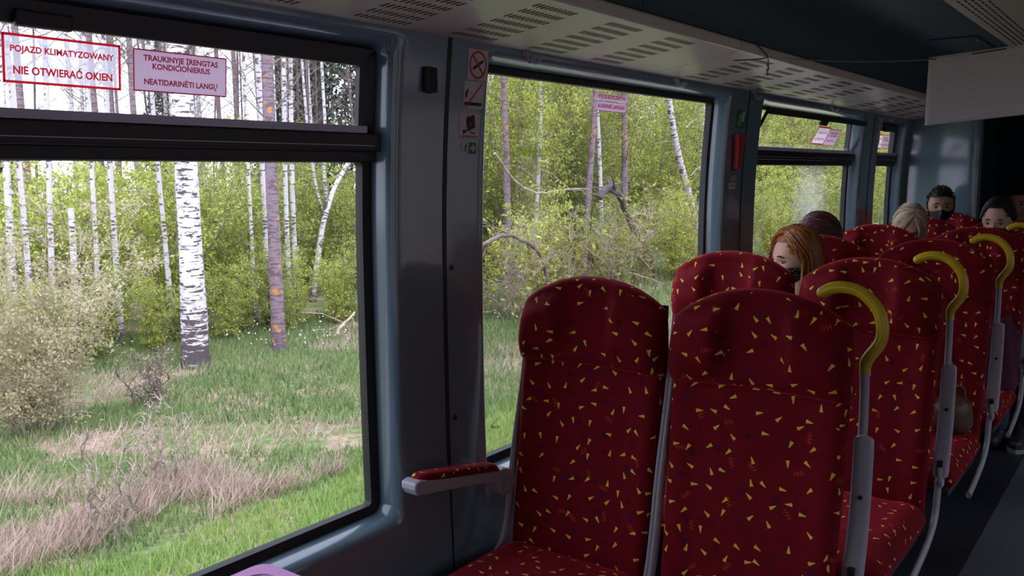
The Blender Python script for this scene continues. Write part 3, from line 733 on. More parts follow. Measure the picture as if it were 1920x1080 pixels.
glass_sticker('window_sticker', 6.36, 1.640, .15, .090, [(a, b, c, .12) for a, b, c, d in LT], 'pinkstick', 'darkredstick', 'darkredstick', 'purplish sticker on the farthest window, right of the pair', bw=.003)
# maker's mark etched low on the emergency window
mb = MB(); f = lambda a, b, d=0: tuple(bendL(Vector((2.108+a, YG+.0095-d, .672+b))))
mb.text('iRadi', lambda a, b: f(-a, b+a*-.25*-1, .0), .014, 0, bold=.0, width=.04)
for k in range(14):
    t0, t1 = k/14, (k+1)/14; g = lambda t: (-.026+.050*t, .004+.022*sin(t*PI*.55)); stroke(mb, f, g(t0), g(t1), .0016, 0, 0)
for k in range(6):
    t0, t1 = k/6, (k+1)/6; g = lambda t: (-.020+.038*t, .000+.020*sin(t*PI*.5)); stroke(mb, f, g(t0), g(t1), .0012, 0, 0)
mb.build('glass_mark', 'sblack', smooth=False, label='tiny black glass maker mark low in the left corner of the emergency window', cat='marking')

# hanging paper and its string
XP = 3.10
def paper():
    mb = MB(); y0, y1 = .668, .372
    def fn(u, v):
        y = y0+(y1-y0)*u; zt = 1.803+.020*u; z = zt-.212*v+.004*u*v
        x = XP+.010*sin(u*3.0)*v-.004*sin(v*PI)+.006*(1-u)**3*v
        return (x, y+.004*v, z)
    mb.grid(fn, 24, 18); return mb
o = paper().build('paper_notice', 'paper', label='white landscape paper sheet hanging from a string above the aisle', cat='paper')
sm = o.modifiers.new('thick', 'SOLIDIFY'); sm.thickness = .0003
mb = MB()
pts = [(3.12, 1.2045, 1.852)]
for k in range(1, 10):
    t = k/10; pts.append((XP+.02*(1-t), 1.2045+(.650-1.2045)*t, 1.852+(1.795-1.852)*t-.012*sin(PI*t)))
pts += [(XP-.003, .652, 1.796)]
mb.tube(pts, .0013, 6)
mb.tube([(XP-.003, .665, 1.798), (XP-.0035, .650, 1.796), (XP+.003, .646, 1.796)], .0020, 6, 1)
mb.tube([(XP+.004, .650, 1.795), (XP+.004, .545, 1.803)], .0013, 6); mb.tube([(XP+.003, .547, 1.803), (XP-.0035, .545, 1.803), (XP-.004, .455, 1.811), (XP+.003, .452, 1.811)], .0020, 6, 1)
mb.tube([(XP+.003, .452, 1.811), (XP+.006, .35, 1.825), (XP, .0, 1.85), (XP, -.30, 1.862), (3.12, -.7845, 1.852)], .0013, 6)
# loop round the duct edge and the knotted tail
mb.tube(smoothpath([(3.02, 1.2045, 1.884), (3.06, 1.2030, 1.872), (3.12, 1.2035, 1.852), (3.11, 1.235, 1.8445), (3.02, 1.285, 1.8355)], 4), .0022, 6, 1)
mb.tube(smoothpath([(3.12, 1.204, 1.853), (3.122, 1.200, 1.835), (3.118, 1.203, 1.822), (3.124, 1.198, 1.812), (3.117, 1.202, 1.800), (3.121, 1.200, 1.788)], 4), .0024, 6)
for z in (1.822, 1.806, 1.791): mb.sphere((3.12, 1.201, z), .0055, 6)
mb.build('hanging_string', ['string', 'brownstring'], label='thin brown string tied to the duct edge and holding the white paper', cat='string')

TXC, TYC = 1.118, 1.498
# window table corner at the bottom edge of the view
t_ = empty('window_table', (.72, 1.42, 0), label='mauve window table corner with a round metal rimmed hole, at the bottom edge', cat='table')
mb = MB(); out = rrect(.56, TXC, 1.18, TYC, .03, 5, 0)
hole = [(1.045+.040*cos(a*2*PI/40-.6), 1.425+.040*sin(a*2*PI/40-.6)) for a in range(40)]
def top_z(x): return .640
nO = len(out)
outp = []
for k in range(40):
    a = k*2*PI/40-.6; dx, dy = cos(a), sin(a); best = None
    for i in range(nO):
        p, q = out[i], out[(i+1) % nO]; ex, ey = q[0]-p[0], q[1]-p[1]; den = dx*ey-dy*ex
        if abs(den) < 1e-9: continue
        t = ((p[0]-1.045)*ey-(p[1]-1.425)*ex)/den; s_ = ((p[0]-1.045)*dy-(p[1]-1.425)*dx)/den
        if t > 0 and -1e-6 <= s_ <= 1+1e-6 and (best is None or t < best): best = t
    outp.append((1.045+dx*best, 1.425+dy*best))
ring_surface(mb, [[(x, y, .613) for x, y in hole], [(x, y, .637) for x, y in hole], [((x-1.045)*1.08+1.045, (y-1.425)*1.08+1.425, .640) for x, y in hole], [(x, y, .640) for x, y in outp], [(x, y, .615) for x, y in outp], [(x, y, .613) for x, y in hole]])
rel(mb, t_, 'tabletop', 'mauve', angle=30)
mb = MB(); mb.tube([(1.045+.039*cos(a), 1.425+.039*sin(a), .635) for a in [k*2*PI/32 for k in range(33)]], .0025, 8, cap=False); mb.grid(lambda u, v: (1.045+.038*cos(2*PI*u)*(1-v*.999), 1.425+.038*sin(2*PI*u)*(1-v*.999), .610), 32, 4, cu=True); mb.grid(lambda u, v: (1.045+.038*cos(2*PI*u), 1.425+.038*sin(2*PI*u), .633-.023*v), 32, 2, cu=True)
rel(mb, t_, 'cup_ring', 'steel')
mb = MB(); mb.box((.70, 1.40, 0), (.74, 1.44, .613)); rel(mb, t_, 'leg', 'greytube', smooth=False, bevel=.006)

# ------------------------------------------------------------------ SEATS
def pillow(mb, yz, xf, xb, nu=36, nv=26, pw=7, cut=0.0):
    """closed cushion: yz(s,t) outline, xf/xb front and back offsets, rounded edges"""
    def warp(u): return -cos(PI*u)*.55+(2*u-1)*.45
    def edge(s, t, tb):
        a = max(0, 1-abs(s)**pw); b = max(0, 1-(abs(t)**pw if (t > 0 or not tb) else abs(t)**(pw*2.2))); return (a*b)**.5
    for side, fx in ((0, xf), (1, xb)):
        def fn(u, v):
            s, t = warp(u), warp(v); s = max(-1, min(1, s)); t = max(-1, min(1, t)); y, z = yz(s, t); e = edge(s, t, False)
            xm = .5*(xf(s, t)+xb(s, t)); return (xm+(fx(s, t)-xm)*e, y, z)
        mb.grid(fn, nu, nv)
    # weld
def welded(mb, name, mats, parent, **k):
    o = mb.build(name, mats, parent=parent, **k); bm = bmesh.new(); bm.from_mesh(o.data); bmesh.ops.remove_doubles(bm, verts=bm.verts, dist=1e-5); bmesh.ops.recalc_face_normals(bm, faces=bm.faces); bm.to_mesh(o.data); bm.free(); return o
def smst(a, b, x): t = max(0, min(1, (x-a)/(b-a))); return t*t*(3-2*t)
def front_x(z): return -.095+(z-.41)*.135
FR = [(.022, 1.0), (.018, .93), (.0, .84), (-.038, .68), (-.066, .53), (-.088, .44), (-.12, .385), (-.20, .355), (-.36, .335)]
def make_seat(aisle):
    r = empty('train_seat')
    # backrest
    mb = MB()
    def yz(s, t): z = .375+(t+1)/2*(.945-.375); return s*(.215+.006*smst(.4, .9, z)), z
    pillow(mb, yz, lambda s, t: front_x(yz(s, t)[1])-.020*smst(.55, .95, abs(s))+.008*sin((t+1)*PI/2), lambda s, t: front_x(yz(s, t)[1])+.075, pw=9)
    welded(mb, 'backrest', 'fabric', r, boxuv=True, angle=80)
    # headrest, wings forward, hollow centre, arched top
    mb = MB()
    def yzh(s, t):
        top = 1.170-.078*abs(s)**2.3; q = (t+1)/2; z = .928+q*(top-.928); hw = .226-.006*q+.004*sin(q*PI); z -= .006*abs(s)*(1-q)
        return s*hw, z
    def hf(s, t):
        q = (t+1)/2; base = -.047+.034*q
        k_ = smst(.02, .4, q)*(1-.85*smst(.62, .93, q)); return base-(.040*smst(.22, .46, abs(s))-.022*smst(.46, 1, abs(s)))*k_-.012*smst(.5, .95, abs(s))+.010*(1-smst(.0, .5, abs(s)))-.012*smst(.82, .97, q)*(1-abs(s)**2)
    pillow(mb, yzh, hf, lambda s, t: .062-.012*(t+1)/2, 48, 36, pw=10)
    welded(mb, 'headrest', 'fabric', r, boxuv=True, angle=80)
    # seat cushion
    mb = MB()
    def yzc(s, t): return s*.222, t
    def warp(u): return -cos(PI*u)*.55+(2*u-1)*.45
    for sg in (1, -1):
        def fn(u, v):
            s, t = warp(u), warp(v); x = -.33+t*.27; e = (max(0, 1-abs(s)**8)*max(0, 1-abs(t)**9))**.5
            mid = .355; topz = .418+.012*smst(.5, .95, abs(s))-.012*smst(.3, 1, -t)+.0; z = mid+((topz-mid) if sg > 0 else -.05)*e; return (x, s*.222, z)
        mb.grid(fn, 34, 34)
    welded(mb, 'seat_cushion', 'fabric', r, boxuv=True, angle=80)
    mb = MB(); mb.grid(lambda u, v: (front_x(.36+.74*v)+.082+.012*(1-(2*u-1)**2)-(.015*smst(.8, 1, v)), (2*u-1)*.20, .36+.74*v), 14, 16)
    o = mb.build('back_shell', 'seatshell', parent=r); s_ = o.modifiers.new('s', 'SOLIDIFY'); s_.thickness = .012
    mb = MB(); mb.box((-.55, -.20, .285), (-.07, .20, .308)); mb.build('seat_pan', 'seatshell', parent=r, smooth=False, bevel=.006)
    mb = MB(); mb.box((-.42, -.035, .0), (-.30, .035, .30)); mb.box((-.50, -.05, .0), (-.22, .05, .018)); mb.build('pedestal', 'darkmetal', parent=r, smooth=False, bevel=.004)
    for sgn in (1, -1):
        if aisle and sgn < 0: continue
        mb = MB(); pts = smoothpath([(x, sgn*.2305, z) for x, z in FR], 5); mb.tube(pts, .0125, 12, ell=(.62, 1.35)); mb.build('side_frame', 'grey', parent=r)
    if aisle:
        Y = -.232
        mb = MB(); pts = smoothpath([(.066, Y, .985), (.070, Y, .90), (.066, Y-.0, .80), (.05, Y, .62), (.034, Y, .50), (.018, Y, .41), (-.004, Y, .345), (-.08, Y, .300), (-.20, Y, .268), (-.355, Y, .240)], 6)
        mb.tube(pts, .0125, 14, ell=(.85, 1.05)); mb.build('side_frame', 'greytube', parent=r, label='grey painted tube')
        hk = MB(); hp = smoothpath([(.068, Y, .978), (.068, Y+.0005, 1.0), (.066, Y-.006, 1.020), (.066, Y-.030, 1.058), (.066, Y-.034, 1.095), (.066, Y-.022, 1.135), (.066, Y+.010, 1.168), (.066, Y+.044, 1.180), (.066, Y+.078, 1.178), (.066, Y+.104, 1.165)], 6)
        nn = len(hp); hk.tube(hp, [.0142 if i > 6 else .0130 for i in range(nn)], 16); hk.sphere(tuple(hp[-1]), .0142, 8)
        hk.build('grab_handle', 'yellow', parent=r, label='yellow hooked grab handle')
        # raised armrest: long rounded pad with slot, bolt and hinge
        ar = MB(); n_ = 30
        path = [(.060, .842), (.060, .80), (.054, .70), (.038, .60), (.018, .53), (.004, .487)]
        pp = smoothpath([(x, 0, z) for x, z in path], 5); rings = []
        for i_, p in enumerate(pp):
            q = i_/(len(pp)-1); w = .0215+.003*q; th = .011
            w *= (max(.02, 1-max(0, 1-q/.09)**2))**.5*(max(.25, 1-max(0, (q-.93)/.07)**2*.6))**.5
            rings.append([(p.x-.016+w*1.0*sin(a)*.0+th*cos(a)*(abs(cos(a))**-.5 if abs(cos(a)) > .05 else 1), Y-.010+w*(abs(sin(a))**.5*(1 if sin(a) > 0 else -1)), p.z) for a in [2*PI*k/20 for k in range(20)]])
        ring_surface(ar, rings); ar.poly(rings[0]); ar.poly(rings[-1])
        a_ = ar.build('armrest', 'grey', parent=r, label='raised grey plastic armrest')
        bo = MB(); bo.tube([(.045, Y-.012, .698), (.022, Y-.012, .698)], .0052, 12); bo.build('bolt', 'bolt', parent=a_)
        sl = MB(); sl.box((-.022, Y-.017, .503), (-.004, Y-.003, .540)); sl.build('hinge_slot', 'bolt', parent=a_, smooth=False)
        hg = MB(); hg.tube(smoothpath([(-.022, Y-.010, .520), (-.026, Y-.012, .495), (-.024, Y-.014, .470), (-.008, Y-.012, .455)], 4), .006, 8, ell=(1.2, .8)); hg.box((-.02, Y-.018, .452), (.022, Y+.004, .474)); hg.build('hinge', 'grey', parent=a_)
    return r
def wall_armrest(r, Y=.238):
    mb = MB()
    # base moulding, side profile x-z
    top = [(-.47, -.028), (-.485, -.012), (-.488, .004), (-.47, .012), (-.30, .006), (-.14, .004), (-.12, .010), (-.085, .006), (-.062, -.014), (-.06, -.040), (-.075, -.066), (-.10, -.072), (-.125, -.058), (-.145, -.034), (-.20, -.026), (-.35, -.026)]
    ang = R(-10)
    def T(x, z): px = -.10; return (px+(x-px)*cos(ang)-(z)*sin(ang)*-1*-1, .612+(x-px)*sin(ang)+z*cos(ang))
    mb.prism([T(x, z) for x, z in top], lambda a, b, d: (a, Y-.026+d, b), .052)
    a_ = mb.build('armrest', 'grey', parent=r, smooth=False, bevel=.006, label='lowered armrest with a pale plastic base')
    pd = MB()
    def fn(u, v):
        x = -.470+.335*v; e = (max(0, 1-abs(2*u-1)**5)*max(0, 1-abs(2*v-1)**14))**.5; wv = .025*min(1, (max(0, v)/.08+.15))**.5
        a, b = T(x, .006+.020*e); return (a, Y+(2*u-1)*wv, b)
    pd.grid(fn, 14, 24); pd.build('arm_pad', 'fabric', parent=a_, boxuv=True, label='red patterned fabric pad')
    pv = MB(); a, b = T(-.092, -.030); pv.tube([(a, Y-.030, b), (a, Y+.028, b)], .026, 20); pv.build('pivot', 'grey', parent=a_)
YA, YB = 1.262, .790
names = ['first', 'second', 'third', 'fourth', 'fifth', 'last']
rowtxt = ['in the nearest row', 'in the second row', 'in the third row', 'in the fourth row', 'in the fifth row', 'in the last row']
win_lab = ['red patterned window seat in front with its armrest folded down by the wall',
 'red patterned window seat standing left of the redhead woman, second from the front',
 'red patterned window seat directly behind the redhead woman',
 'red patterned window seat with the blond woman showing just above and behind it',
 'red patterned window seat of the blond woman, just in front of the masked man',
 'red patterned seat the masked man sits on, against the far partition']
ais_lab = ['large red patterned aisle seat in front, under the nearest yellow hook handle',
 'red patterned aisle seat behind the nearest yellow hook, second from the front',
 'red patterned aisle seat with a brown bag on its cushion, third from the front',
 'red patterned aisle seat with a plum coat, hiding the dark haired woman behind',
 'red patterned aisle seat that the dark haired woman sits on']
sw = make_seat(False); wall_armrest(sw); sa = make_seat(True)
for i in range(6):
    x = 2.043+.949*i if i < 5 else 6.62
    o = sw if i == 0 else copy_tree(sw); o.location = (x, YA, 0); tag(o, win_lab[i], 'seat', 'train seats by the windows')
    if i < 5:
        o = sa if i == 0 else copy_tree(sa); o.location = (x, YB, 0); tag(o, ais_lab[i], 'seat', 'train seats along the aisle')
ROW = [2.043+.949*i if i < 5 else 6.62 for i in range(6)]

# belongings
mb = MB()
def bagf(u, v):
    a = 2*PI*u; zz = v; w = (1-abs(2*v-1)**3.5)**.4 if 0 < v < 1 else 0.02
    return (ROW[2]-.17+.085*w*(abs(cos(a))**.7)*(1 if cos(a) > 0 else -1), .665+.085*w*(abs(sin(a))**.7)*(1 if sin(a) > 0 else -1)*(1-.25*v), .422+.150*v)
mb.grid(bagf, 32, 16, cu=True); bag = mb.build('handbag', 'leather', label='brown leather bag lying on the third aisle seat beside the raised armrest', cat='bag')
mb = MB(); mb.tube(smoothpath([(ROW[2]-.20, .70, .555), (ROW[2]-.19, .69, .60), (ROW[2]-.17, .66, .61), (ROW[2]-.15, .63, .60), (ROW[2]-.15, .62, .550)], 5), .006, 8); mb.build('handle', 'leather', parent=bag)
mb = MB(); mb.box((ROW[2]-.19, .600, .545), (ROW[2]-.17, .625, .556)); mb.build('buckle', 'steel', parent=bag, smooth=False)
mb = MB()
def coatf(u, v):
    a = 2*PI*u; w = 1-.25*v; fold = 1+.10*sin(5*a+v*3)
    return (ROW[3]-.15+.02*v+.09*cos(a)*w*fold, .655+.10*sin(a)*w*fold, .424+.30*v-(.03*sin(3*a) if v > .9 else 0))
mb.grid(coatf, 40, 14, cu=True); mb.poly([coatf(k/40, 1) for k in range(40)]); mb.build('folded_coat', 'plum', label='dark plum coat bundled on the fourth aisle seat', cat='coat')
def shoe(x, y, rz, lab):
    r = empty('shoe', (x, y, 0), rz, label=lab, cat='shoe', group='black shoes in the aisle')
    mb = MB()
    def fn(u, v):
        a = PI*u; L = -.14+.28*v; w = .045*(1-abs(2*v-1)**4)**.5*(.85+.15*sin(v*PI)); hgt = .055+.035*smst(.5, 0, v) if v < .5 else .055*(1-(2*v-1)**2*.4)
        return (L, w*cos(a), .022+hgt*sin(a))
    mb.grid(fn, 14, 16); mb.build('upper', 'shoe', parent=r)
    mb = MB(); mb.prism([(-.14+.28*k/12, .046*(1-abs(2*k/12-1)**4)**.5+.002) for k in range(13)]+[(.14-.28*k/12, -.046*(1-abs(2*k/12-1)**4)**.5-.002) for k in range(13)], lambda a, b, d: (a, b, d), .022); mb.build('sole', 'shoewhite', parent=r, smooth=False)
    return r
shoe(ROW[4]-.62, .60, PI+.1, 'black shoe on the dark floor beside the aisle near the third seat frame')

# ------------------------------------------------------------------ PEOPLE
HR = Vector((.100, .078, .118))   # head radii
def head_pt(p):
    """p: unit sphere direction -> head surface in head space (face +x)"""
    x, y, z = p
    X, Y_, Z = x*HR.x, y*HR.y, z*HR.z
    jaw = smst(.05, -.95, z)
    Y_ *= 1-.30*jaw; X *= 1-(.10*jaw if x > 0 else .42*jaw)
    if x > 0: X += .012*jaw*(1-abs(y))
    X *= 1-.06*smst(.3, .9, z)*(1 if x > 0 else 0)
    g = lambda cy, cz, sy, sz: math.exp(-((y-cy)/sy)**2-((z-cz)/sz)**2) if x > 0 else 0
    X += .026*g(0, -.30, .13, .14)+.012*g(0, -.10, .09, .18)     # nose
    X -= .012*(g(.40, -.02, .20, .12)+g(-.40, -.02, .20, .12))   # sockets
    X += .006*(g(.38, .16, .28, .07)+g(-.38, .16, .28, .07))     # brow ridge
    X += .008*g(0, -.60, .20, .05)+.006*g(0, -.68, .20, .05)+.008*g(0, -.90, .25, .12)
    X += .005*(g(.5, -.3, .2, .2)+g(-.5, -.3, .2, .2))
    return Vector((X, Y_, Z))
def remeshed(mb, name, mat, parent, voxel=.006, it=4):
    o = mb.build(name, mat, parent=parent); m_ = o.modifiers.new('r', 'REMESH'); m_.mode = 'VOXEL'; m_.voxel_size = voxel; m_.use_smooth_shade = True
    s_ = o.modifiers.new('s', 'SMOOTH'); s_.iterations = it; s_.factor = .5; return o
def limb(mb, pts, rs, n=14):
    P = [Vector(p) for p in pts]; mb.tube(P, list(rs), n)
    for p, r in zip(P, rs): mb.sphere(tuple(p), r*.995, 8)
def person(name, x0, yc, hc, yaw, pitch, roll, hair, hairstyle, skin, mask, top_, label, hips=None, lift=0):
    """sits on the seat at x0,yc; hc = head centre; face +x turned by yaw (about z)"""
    r = empty('person', (x0-.25, yc, .43), label=label, cat='person')
    inv = Matrix.Translation(-Vector(r.location))
    HM = Matrix.Translation(Vector(hc)) @ Matrix.Rotation(yaw, 4, 'Z') @ Matrix.Rotation(pitch, 4, 'Y') @ Matrix.Rotation(roll, 4, 'X')
    H = lambda p: HM @ Vector(p)
    def add(mb, nm, mat, parent=r, rem=0, **k):
        o = remeshed(mb, nm, mat, parent, rem) if rem else mb.build(nm, mat, parent=parent, **k)
        if parent is r: o.matrix_parent_inverse = inv
        return o
    hipx, hipz = x0-.20, .52; shz = min(hc[2]-.235, 1.0); shx = x0-.20+(hc[0]-x0+.14)*.5
    nb = Vector((shx-.01, (yc+hc[1])/2, shz+.03)); hb = H((-.025, 0, -.075)); 
    body = MB(); body.grid(lambda u, v: H(head_pt((sin(PI*v)*cos(2*PI*u), sin(PI*v)*sin(2*PI*u), cos(PI*v)))), 72, 48, cu=True)
    for s in (1, -1):
        i = len(body.v); e = MB(); e.sphere((0, 0, 0), 1, 8, sc=(.017, .007, .031))
        body.v += [tuple(H((q[0]-.006, q[1]*1+s*.077, q[2]-.012))) for q in e.v]; body.f += [tuple(q+i for q in f_) for f_ in e.f]; body.m += e.m
    limb(body, [nb, nb*.4+Vector(hb)*.6, hb], [.058, .052, .055])
    tor = [(hipx, yc, hipz), (hipx, yc, .64), (shx, yc, (shz+.64)/2+.03), (shx, (yc+hc[1])/2, shz-.02)]
    limb(body, tor, [.13, .115, .125, .10])
    for s in (1, -1):
        sh = (shx, yc+s*.155, shz-.035); el = (shx-.06, yc+s*.195, shz-.31); wr = (shx-.27, yc+s*.10, .585)
        limb(body, [sh, el, wr], [.052, .042, .028])
        pm = Vector(wr)+Vector((-.06, -s*.02, -.012)); limb(body, [wr, pm], [.028, .033])
        for k, (dy, ln) in enumerate(((-.024, .060), (-.008, .072), (.008, .068), (.022, .052))):
            b0 = pm+Vector((-.02, dy, 0)); limb(body, [b0, b0+Vector((-ln*.6, 0, -.006)), b0+Vector((-ln, 0, -.026))], [.0095, .009, .008], 8)
        b0 = pm+Vector((.01, -s*.028, 0)); limb(body, [b0, b0+Vector((-.035, -s*.020, -.006)), b0+Vector((-.058, -s*.018, -.016))], [.011, .0095, .0085], 8)
        hp = (hipx, yc+s*.09, hipz); kn = (hipx-.42, yc+s*.10, .50); an = (hipx-.40, yc+s*.10, .10)
        limb(body, [hp, kn, an], [.085, .060, .042])
    add(body, 'body', skin, rem=.0055)
    # clothes
    t2 = MB(); limb(t2, tor, [.142, .128, .138, .112])
    for s in (1, -1):
        sh = (shx, yc+s*.155, shz-.035); el = (shx-.06, yc+s*.195, shz-.31); wr = (shx-.25, yc+s*.108, .59); limb(t2, [sh, el, wr], [.064, .053, .040])
    limb(t2, [nb+Vector((0, 0, -.03)), nb], [.08, .066])
    add(t2, 'top', top_, rem=.011)
    t3 = MB()
    for s in (1, -1):
        hp = (hipx, yc+s*.09, hipz); kn = (hipx-.42, yc+s*.10, .50); an = (hipx-.40, yc+s*.10, .12); limb(t3, [hp, kn, an], [.098, .072, .058])
    add(t3, 'trousers', 'jeans', rem=.014)
    for s in (1, -1):
        t4 = MB(); limb(t4, [(hipx-.38, yc+s*.10, .045), (hipx-.50, yc+s*.10, .036)], [.045, .036]); add(t4, 'shoe', 'shoe', rem=.01)
    # eyes, brows
    for s in (1, -1):
        e = MB(); c = head_pt(Vector((.90, s*.40, -.02)).normalized()); c = c+Vector((-.0042, 0, 0)); e.sphere(tuple(H(c)), .0125, 10); eo = add(e, 'eye', 'eye')
        ir = MB(); d_ = (H(c+Vector((1, 0, -.25)))-H(c)).normalized(); ir.sphere(tuple(H(c)+d_*.0068), .0076, 8); io = ir.build('iris', 'iris', parent=eo)
        lid = MB(); lp = [H(c+Vector((.0118-.004*abs(q)**2, q*.0155, .0050-.003*abs(q)**2))) for q in (-1, -.6, -.2, .2, .6, 1)]; lid.tube(lp, [.0012, .0018, .002, .002, .0018, .0012], 6); add(lid, 'eyelash', 'brow')
        bw = MB(); bp = [H(head_pt(Vector((.90, s*(.22+.10*q), .17+.035*sin(q/4*PI)-.01*q)).normalized())*1.012) for q in range(5)]; bw.tube(bp, [.0026, .0040, .0038, .0030, .0016], 6); add(bw, 'eyebrow', 'brow')
    li = MB(); lp = [H(head_pt(Vector((.88, q*.18, -.63)).normalized())*1.005) for q in (-1, -.5, 0, .5, 1)]; li.tube(lp, [.002, .005, .0055, .005, .002], 8); add(li, 'lips', 'lip')
    if mask:
        mk = MB()
        def mf(u, v):
            az = R(-74+148*u); po = R(104+54*v-6*math.exp(-(az/.35)**2)*(1-v)); p = Vector((sin(po)*cos(az), sin(po)*sin(az), cos(po))); q = head_pt(p)
            q *= 1.05; q.x += .020*math.exp(-(az/.42)**2)*sin(PI*min(1, v*1.1+.12)); 
            return H(q)
        mk.grid(mf, 34, 18); mo = add(mk, 'face_mask', mask); s_ = mo.modifiers.new('s', 'SOLIDIFY'); s_.thickness = .0015
        for s in (1, -1):
            for zz, zz2 in ((.10, .012), (.75, -.035)):
                st = MB(); a = (mf(1 if s > 0 else 0, zz)); st.tube([a, (a+H((-.010, s*.084, zz2)))*.5+H((0, s*.004, 0))-H((0, 0, 0)), H((-.016, s*.084, zz2))], .0014, 5); st.build('ear_loop', mask, parent=mo).matrix_parent_inverse = Matrix.Identity(4)
    # hair
    rs = random.Random(int(x0*1000)); hb_ = MB()
    def ell(v, k): q = head_pt(v) ; return Vector((q.x if v.x < .3 else HR.x*v.x, HR.y*v.y, HR.z*v.z))*k if v.z > -.2 else Vector((HR.x*v.x, HR.y*v.y, HR.z*v.z))*k
    def slerp(a, b, t):
        o_ = a.angle(b); return (a*sin((1-t)*o_)+b*sin(t*o_))/sin(o_) if o_ > 1e-4 else a
    cap = MB()
    def hairline(v):  # True where hair grows
        if hairstyle == 'short': return v.z > .42+.10*max(0, v.x) if v.x > .25 else v.z > -.25 and True or (v.x < -.1 and v.z > -.6)
        return (v.x < .62 and not (v.x > .15 and v.z < .25 and abs(v.y) < .98)) or v.z > .62
    nu_, nv_ = 60, 40
    for j in range(nv_):
        for i in range(nu_):
            q = []
            for a, b in ((i, j), (i+1, j), (i+1, j+1), (i, j+1)):
                u, v = a/nu_, b/nv_; q.append(Vector((sin(PI*v)*cos(2*PI*u), sin(PI*v)*sin(2*PI*u), cos(PI*v))))
            c = (q[0]+q[2])*.5
            if hairline(c) and c.z > -.62: cap.poly([H(ell(z_, 1.055)) for z_ in q])
    if hairstyle in ('long', 'bob', 'parted'):
        Ls = {'long': .20, 'bob': .07, 'parted': .14}[hairstyle]
        for k in range(760 if hairstyle != 'parted' else 520):
            u = rs.random(); s = rs.choice((1, -1)); off = .18 if hairstyle != 'parted' else 0
            S = Vector((.62-1.35*u, off+.02*s, 1)).normalized()
            az = R((74 if s > 0 else 66)+(92 if s > 0 else 110)*u**.8+rs.uniform(-7, 7)); be = R(96+rs.uniform(-8, 8))
            if hairstyle == 'bob': az = R(40+135*u**.8+rs.uniform(-8, 8))
            E = Vector((cos(az)*sin(be), s*sin(az)*sin(be), cos(be))).normalized(); lay = 1.06+.10*rs.random()
            path = []
            for t in range(8):
                tt = t/7; v = slerp(S, E, tt); q = ell(v, lay+.03*sin(tt*PI)); path.append(q+Vector((0, s*.006*rs.uniform(-1, 1), .0)))
            P_ = [H(q) for q in path]; L = Ls*rs.uniform(.7, 1.05); d = P_[-1]
            for t in range(1, 5): P_.append(d+Vector((rs.uniform(-.003, .003), rs.uniform(-.003, .003)-(.0), -L*t/4))+(Vector(hc)-d)*(.12*t/4)*Vector((1, 1, 0)).length*.3)
            r0 = rs.uniform(.0022, .0042); hb_.tube(P_, [r0*.7]+[r0]*9+[r0*.7, r0*.2], 4)
    elif hairstyle == 'short':
        for k in range(900):
            v = Vector((rs.gauss(0, 1), rs.gauss(0, 1), rs.gauss(0, 1))).normalized()
            if not hairline(v) or v.z < -.5: continue
            b = ell(v, 1.03); dirn = Vector((v.x*.6-.2+rs.uniform(-.3, .3), v.y*.8+rs.uniform(-.3, .3), v.z*.7+.2)).normalized(); L = rs.uniform(.012, .022)*(1 if v.z > .3 else .5)
            hb_.tube([H(b), H(b+dirn*L*.6), H(b+dirn*L+Vector((0, 0, -.006)))], [.0030, .0024, .0006], 4)
    else:  # pulled back
        for k in range(520):
            s = rs.choice((1, -1)); a = rs.random(); S = Vector((.58-.3*abs(a-.0), s*a*.85, .78-.75*a)).normalized(); E = Vector((-.9, s*.15*rs.random(), .05+rs.uniform(-.2, .2))).normalized(); lay = 1.05+.05*rs.random()
            P_ = [H(ell(slerp(S, E, t/9), lay+.03*sin(t/9*PI))) for t in range(10)]; hb_.tube(P_, [.0015]+[.0034]*8+[.0015], 4)
        e = MB(); e.sphere((-.115, 0, .02), .035, 10); hb_.v += []; i = len(hb_.v); hb_.v += [tuple(H(q)) for q in e.v]; hb_.f += [tuple(q+i for q in f_) for f_ in e.f]; hb_.m += e.m
    i = len(hb_.v); hb_.v += [tuple(q) for q in cap.v]; hb_.f += [tuple(q+i for q in f_) for f_ in cap.f]; hb_.m += cap.m
    add(hb_, 'hair', hair)
    return r
person('', ROW[2]-.02, 1.262, (3.66, 1.262, 1.095), PI-R(38), R(8), 0, 'hair_red', 'long', 'skin', 'maskpat', 'beige', 'woman sitting with long copper hair and patterned black mask, looking out the window')
person('', ROW[3]-.02, 1.285, (4.56, 1.452, 1.118), PI-R(35), R(40), 0, 'hair_plum', 'parted', 'skin', None, 'navy', 'person with parted mauve brown hair bowing their head by the fogged window')
person('', ROW[4]-.02, 1.250, (5.48, 1.240, 1.135), PI+R(10), R(34), R(-6), 'hair_blond', 'bob', 'skin', 'mask', 'navy', 'woman sitting with ash blond hair and her head bowed, in front of the masked man')
person('', ROW[5]-.02, 1.255, (6.33, 1.248, 1.222), PI+R(14), R(4), 0, 'hair_dark', 'short', 'skinm', 'mask', 'navy', 'man sitting with short dark hair and a black face mask by the far partition')
person('', ROW[4]-.02, .800, (5.56, .800, 1.175), PI-R(4), R(10), 0, 'hair_dark', 'back', 'skin', 'mask', 'plum', 'woman sitting with dark pulled back hair and a black mask beside the far yellow handle')
person('', 7.60, .93, (7.30, .93, 1.215), PI, R(6), 0, 'hair_dark', 'short', 'skinm', None, 'navy', 'dark silhouette of a person sitting beyond the partition at the right edge')
mb = MB(); mb.box((7.15, .70, .36), (7.62, 1.18, .43)); mb.box((7.60, .70, .36), (7.70, 1.18, 1.15)); mb.box((7.30, .88, 0), (7.5, 1.0, .36))
mb.build('folding_seat', 'seatshell', smooth=False, bevel=.02, label='dark seat under the silhouetted person beyond the partition', cat='seat')

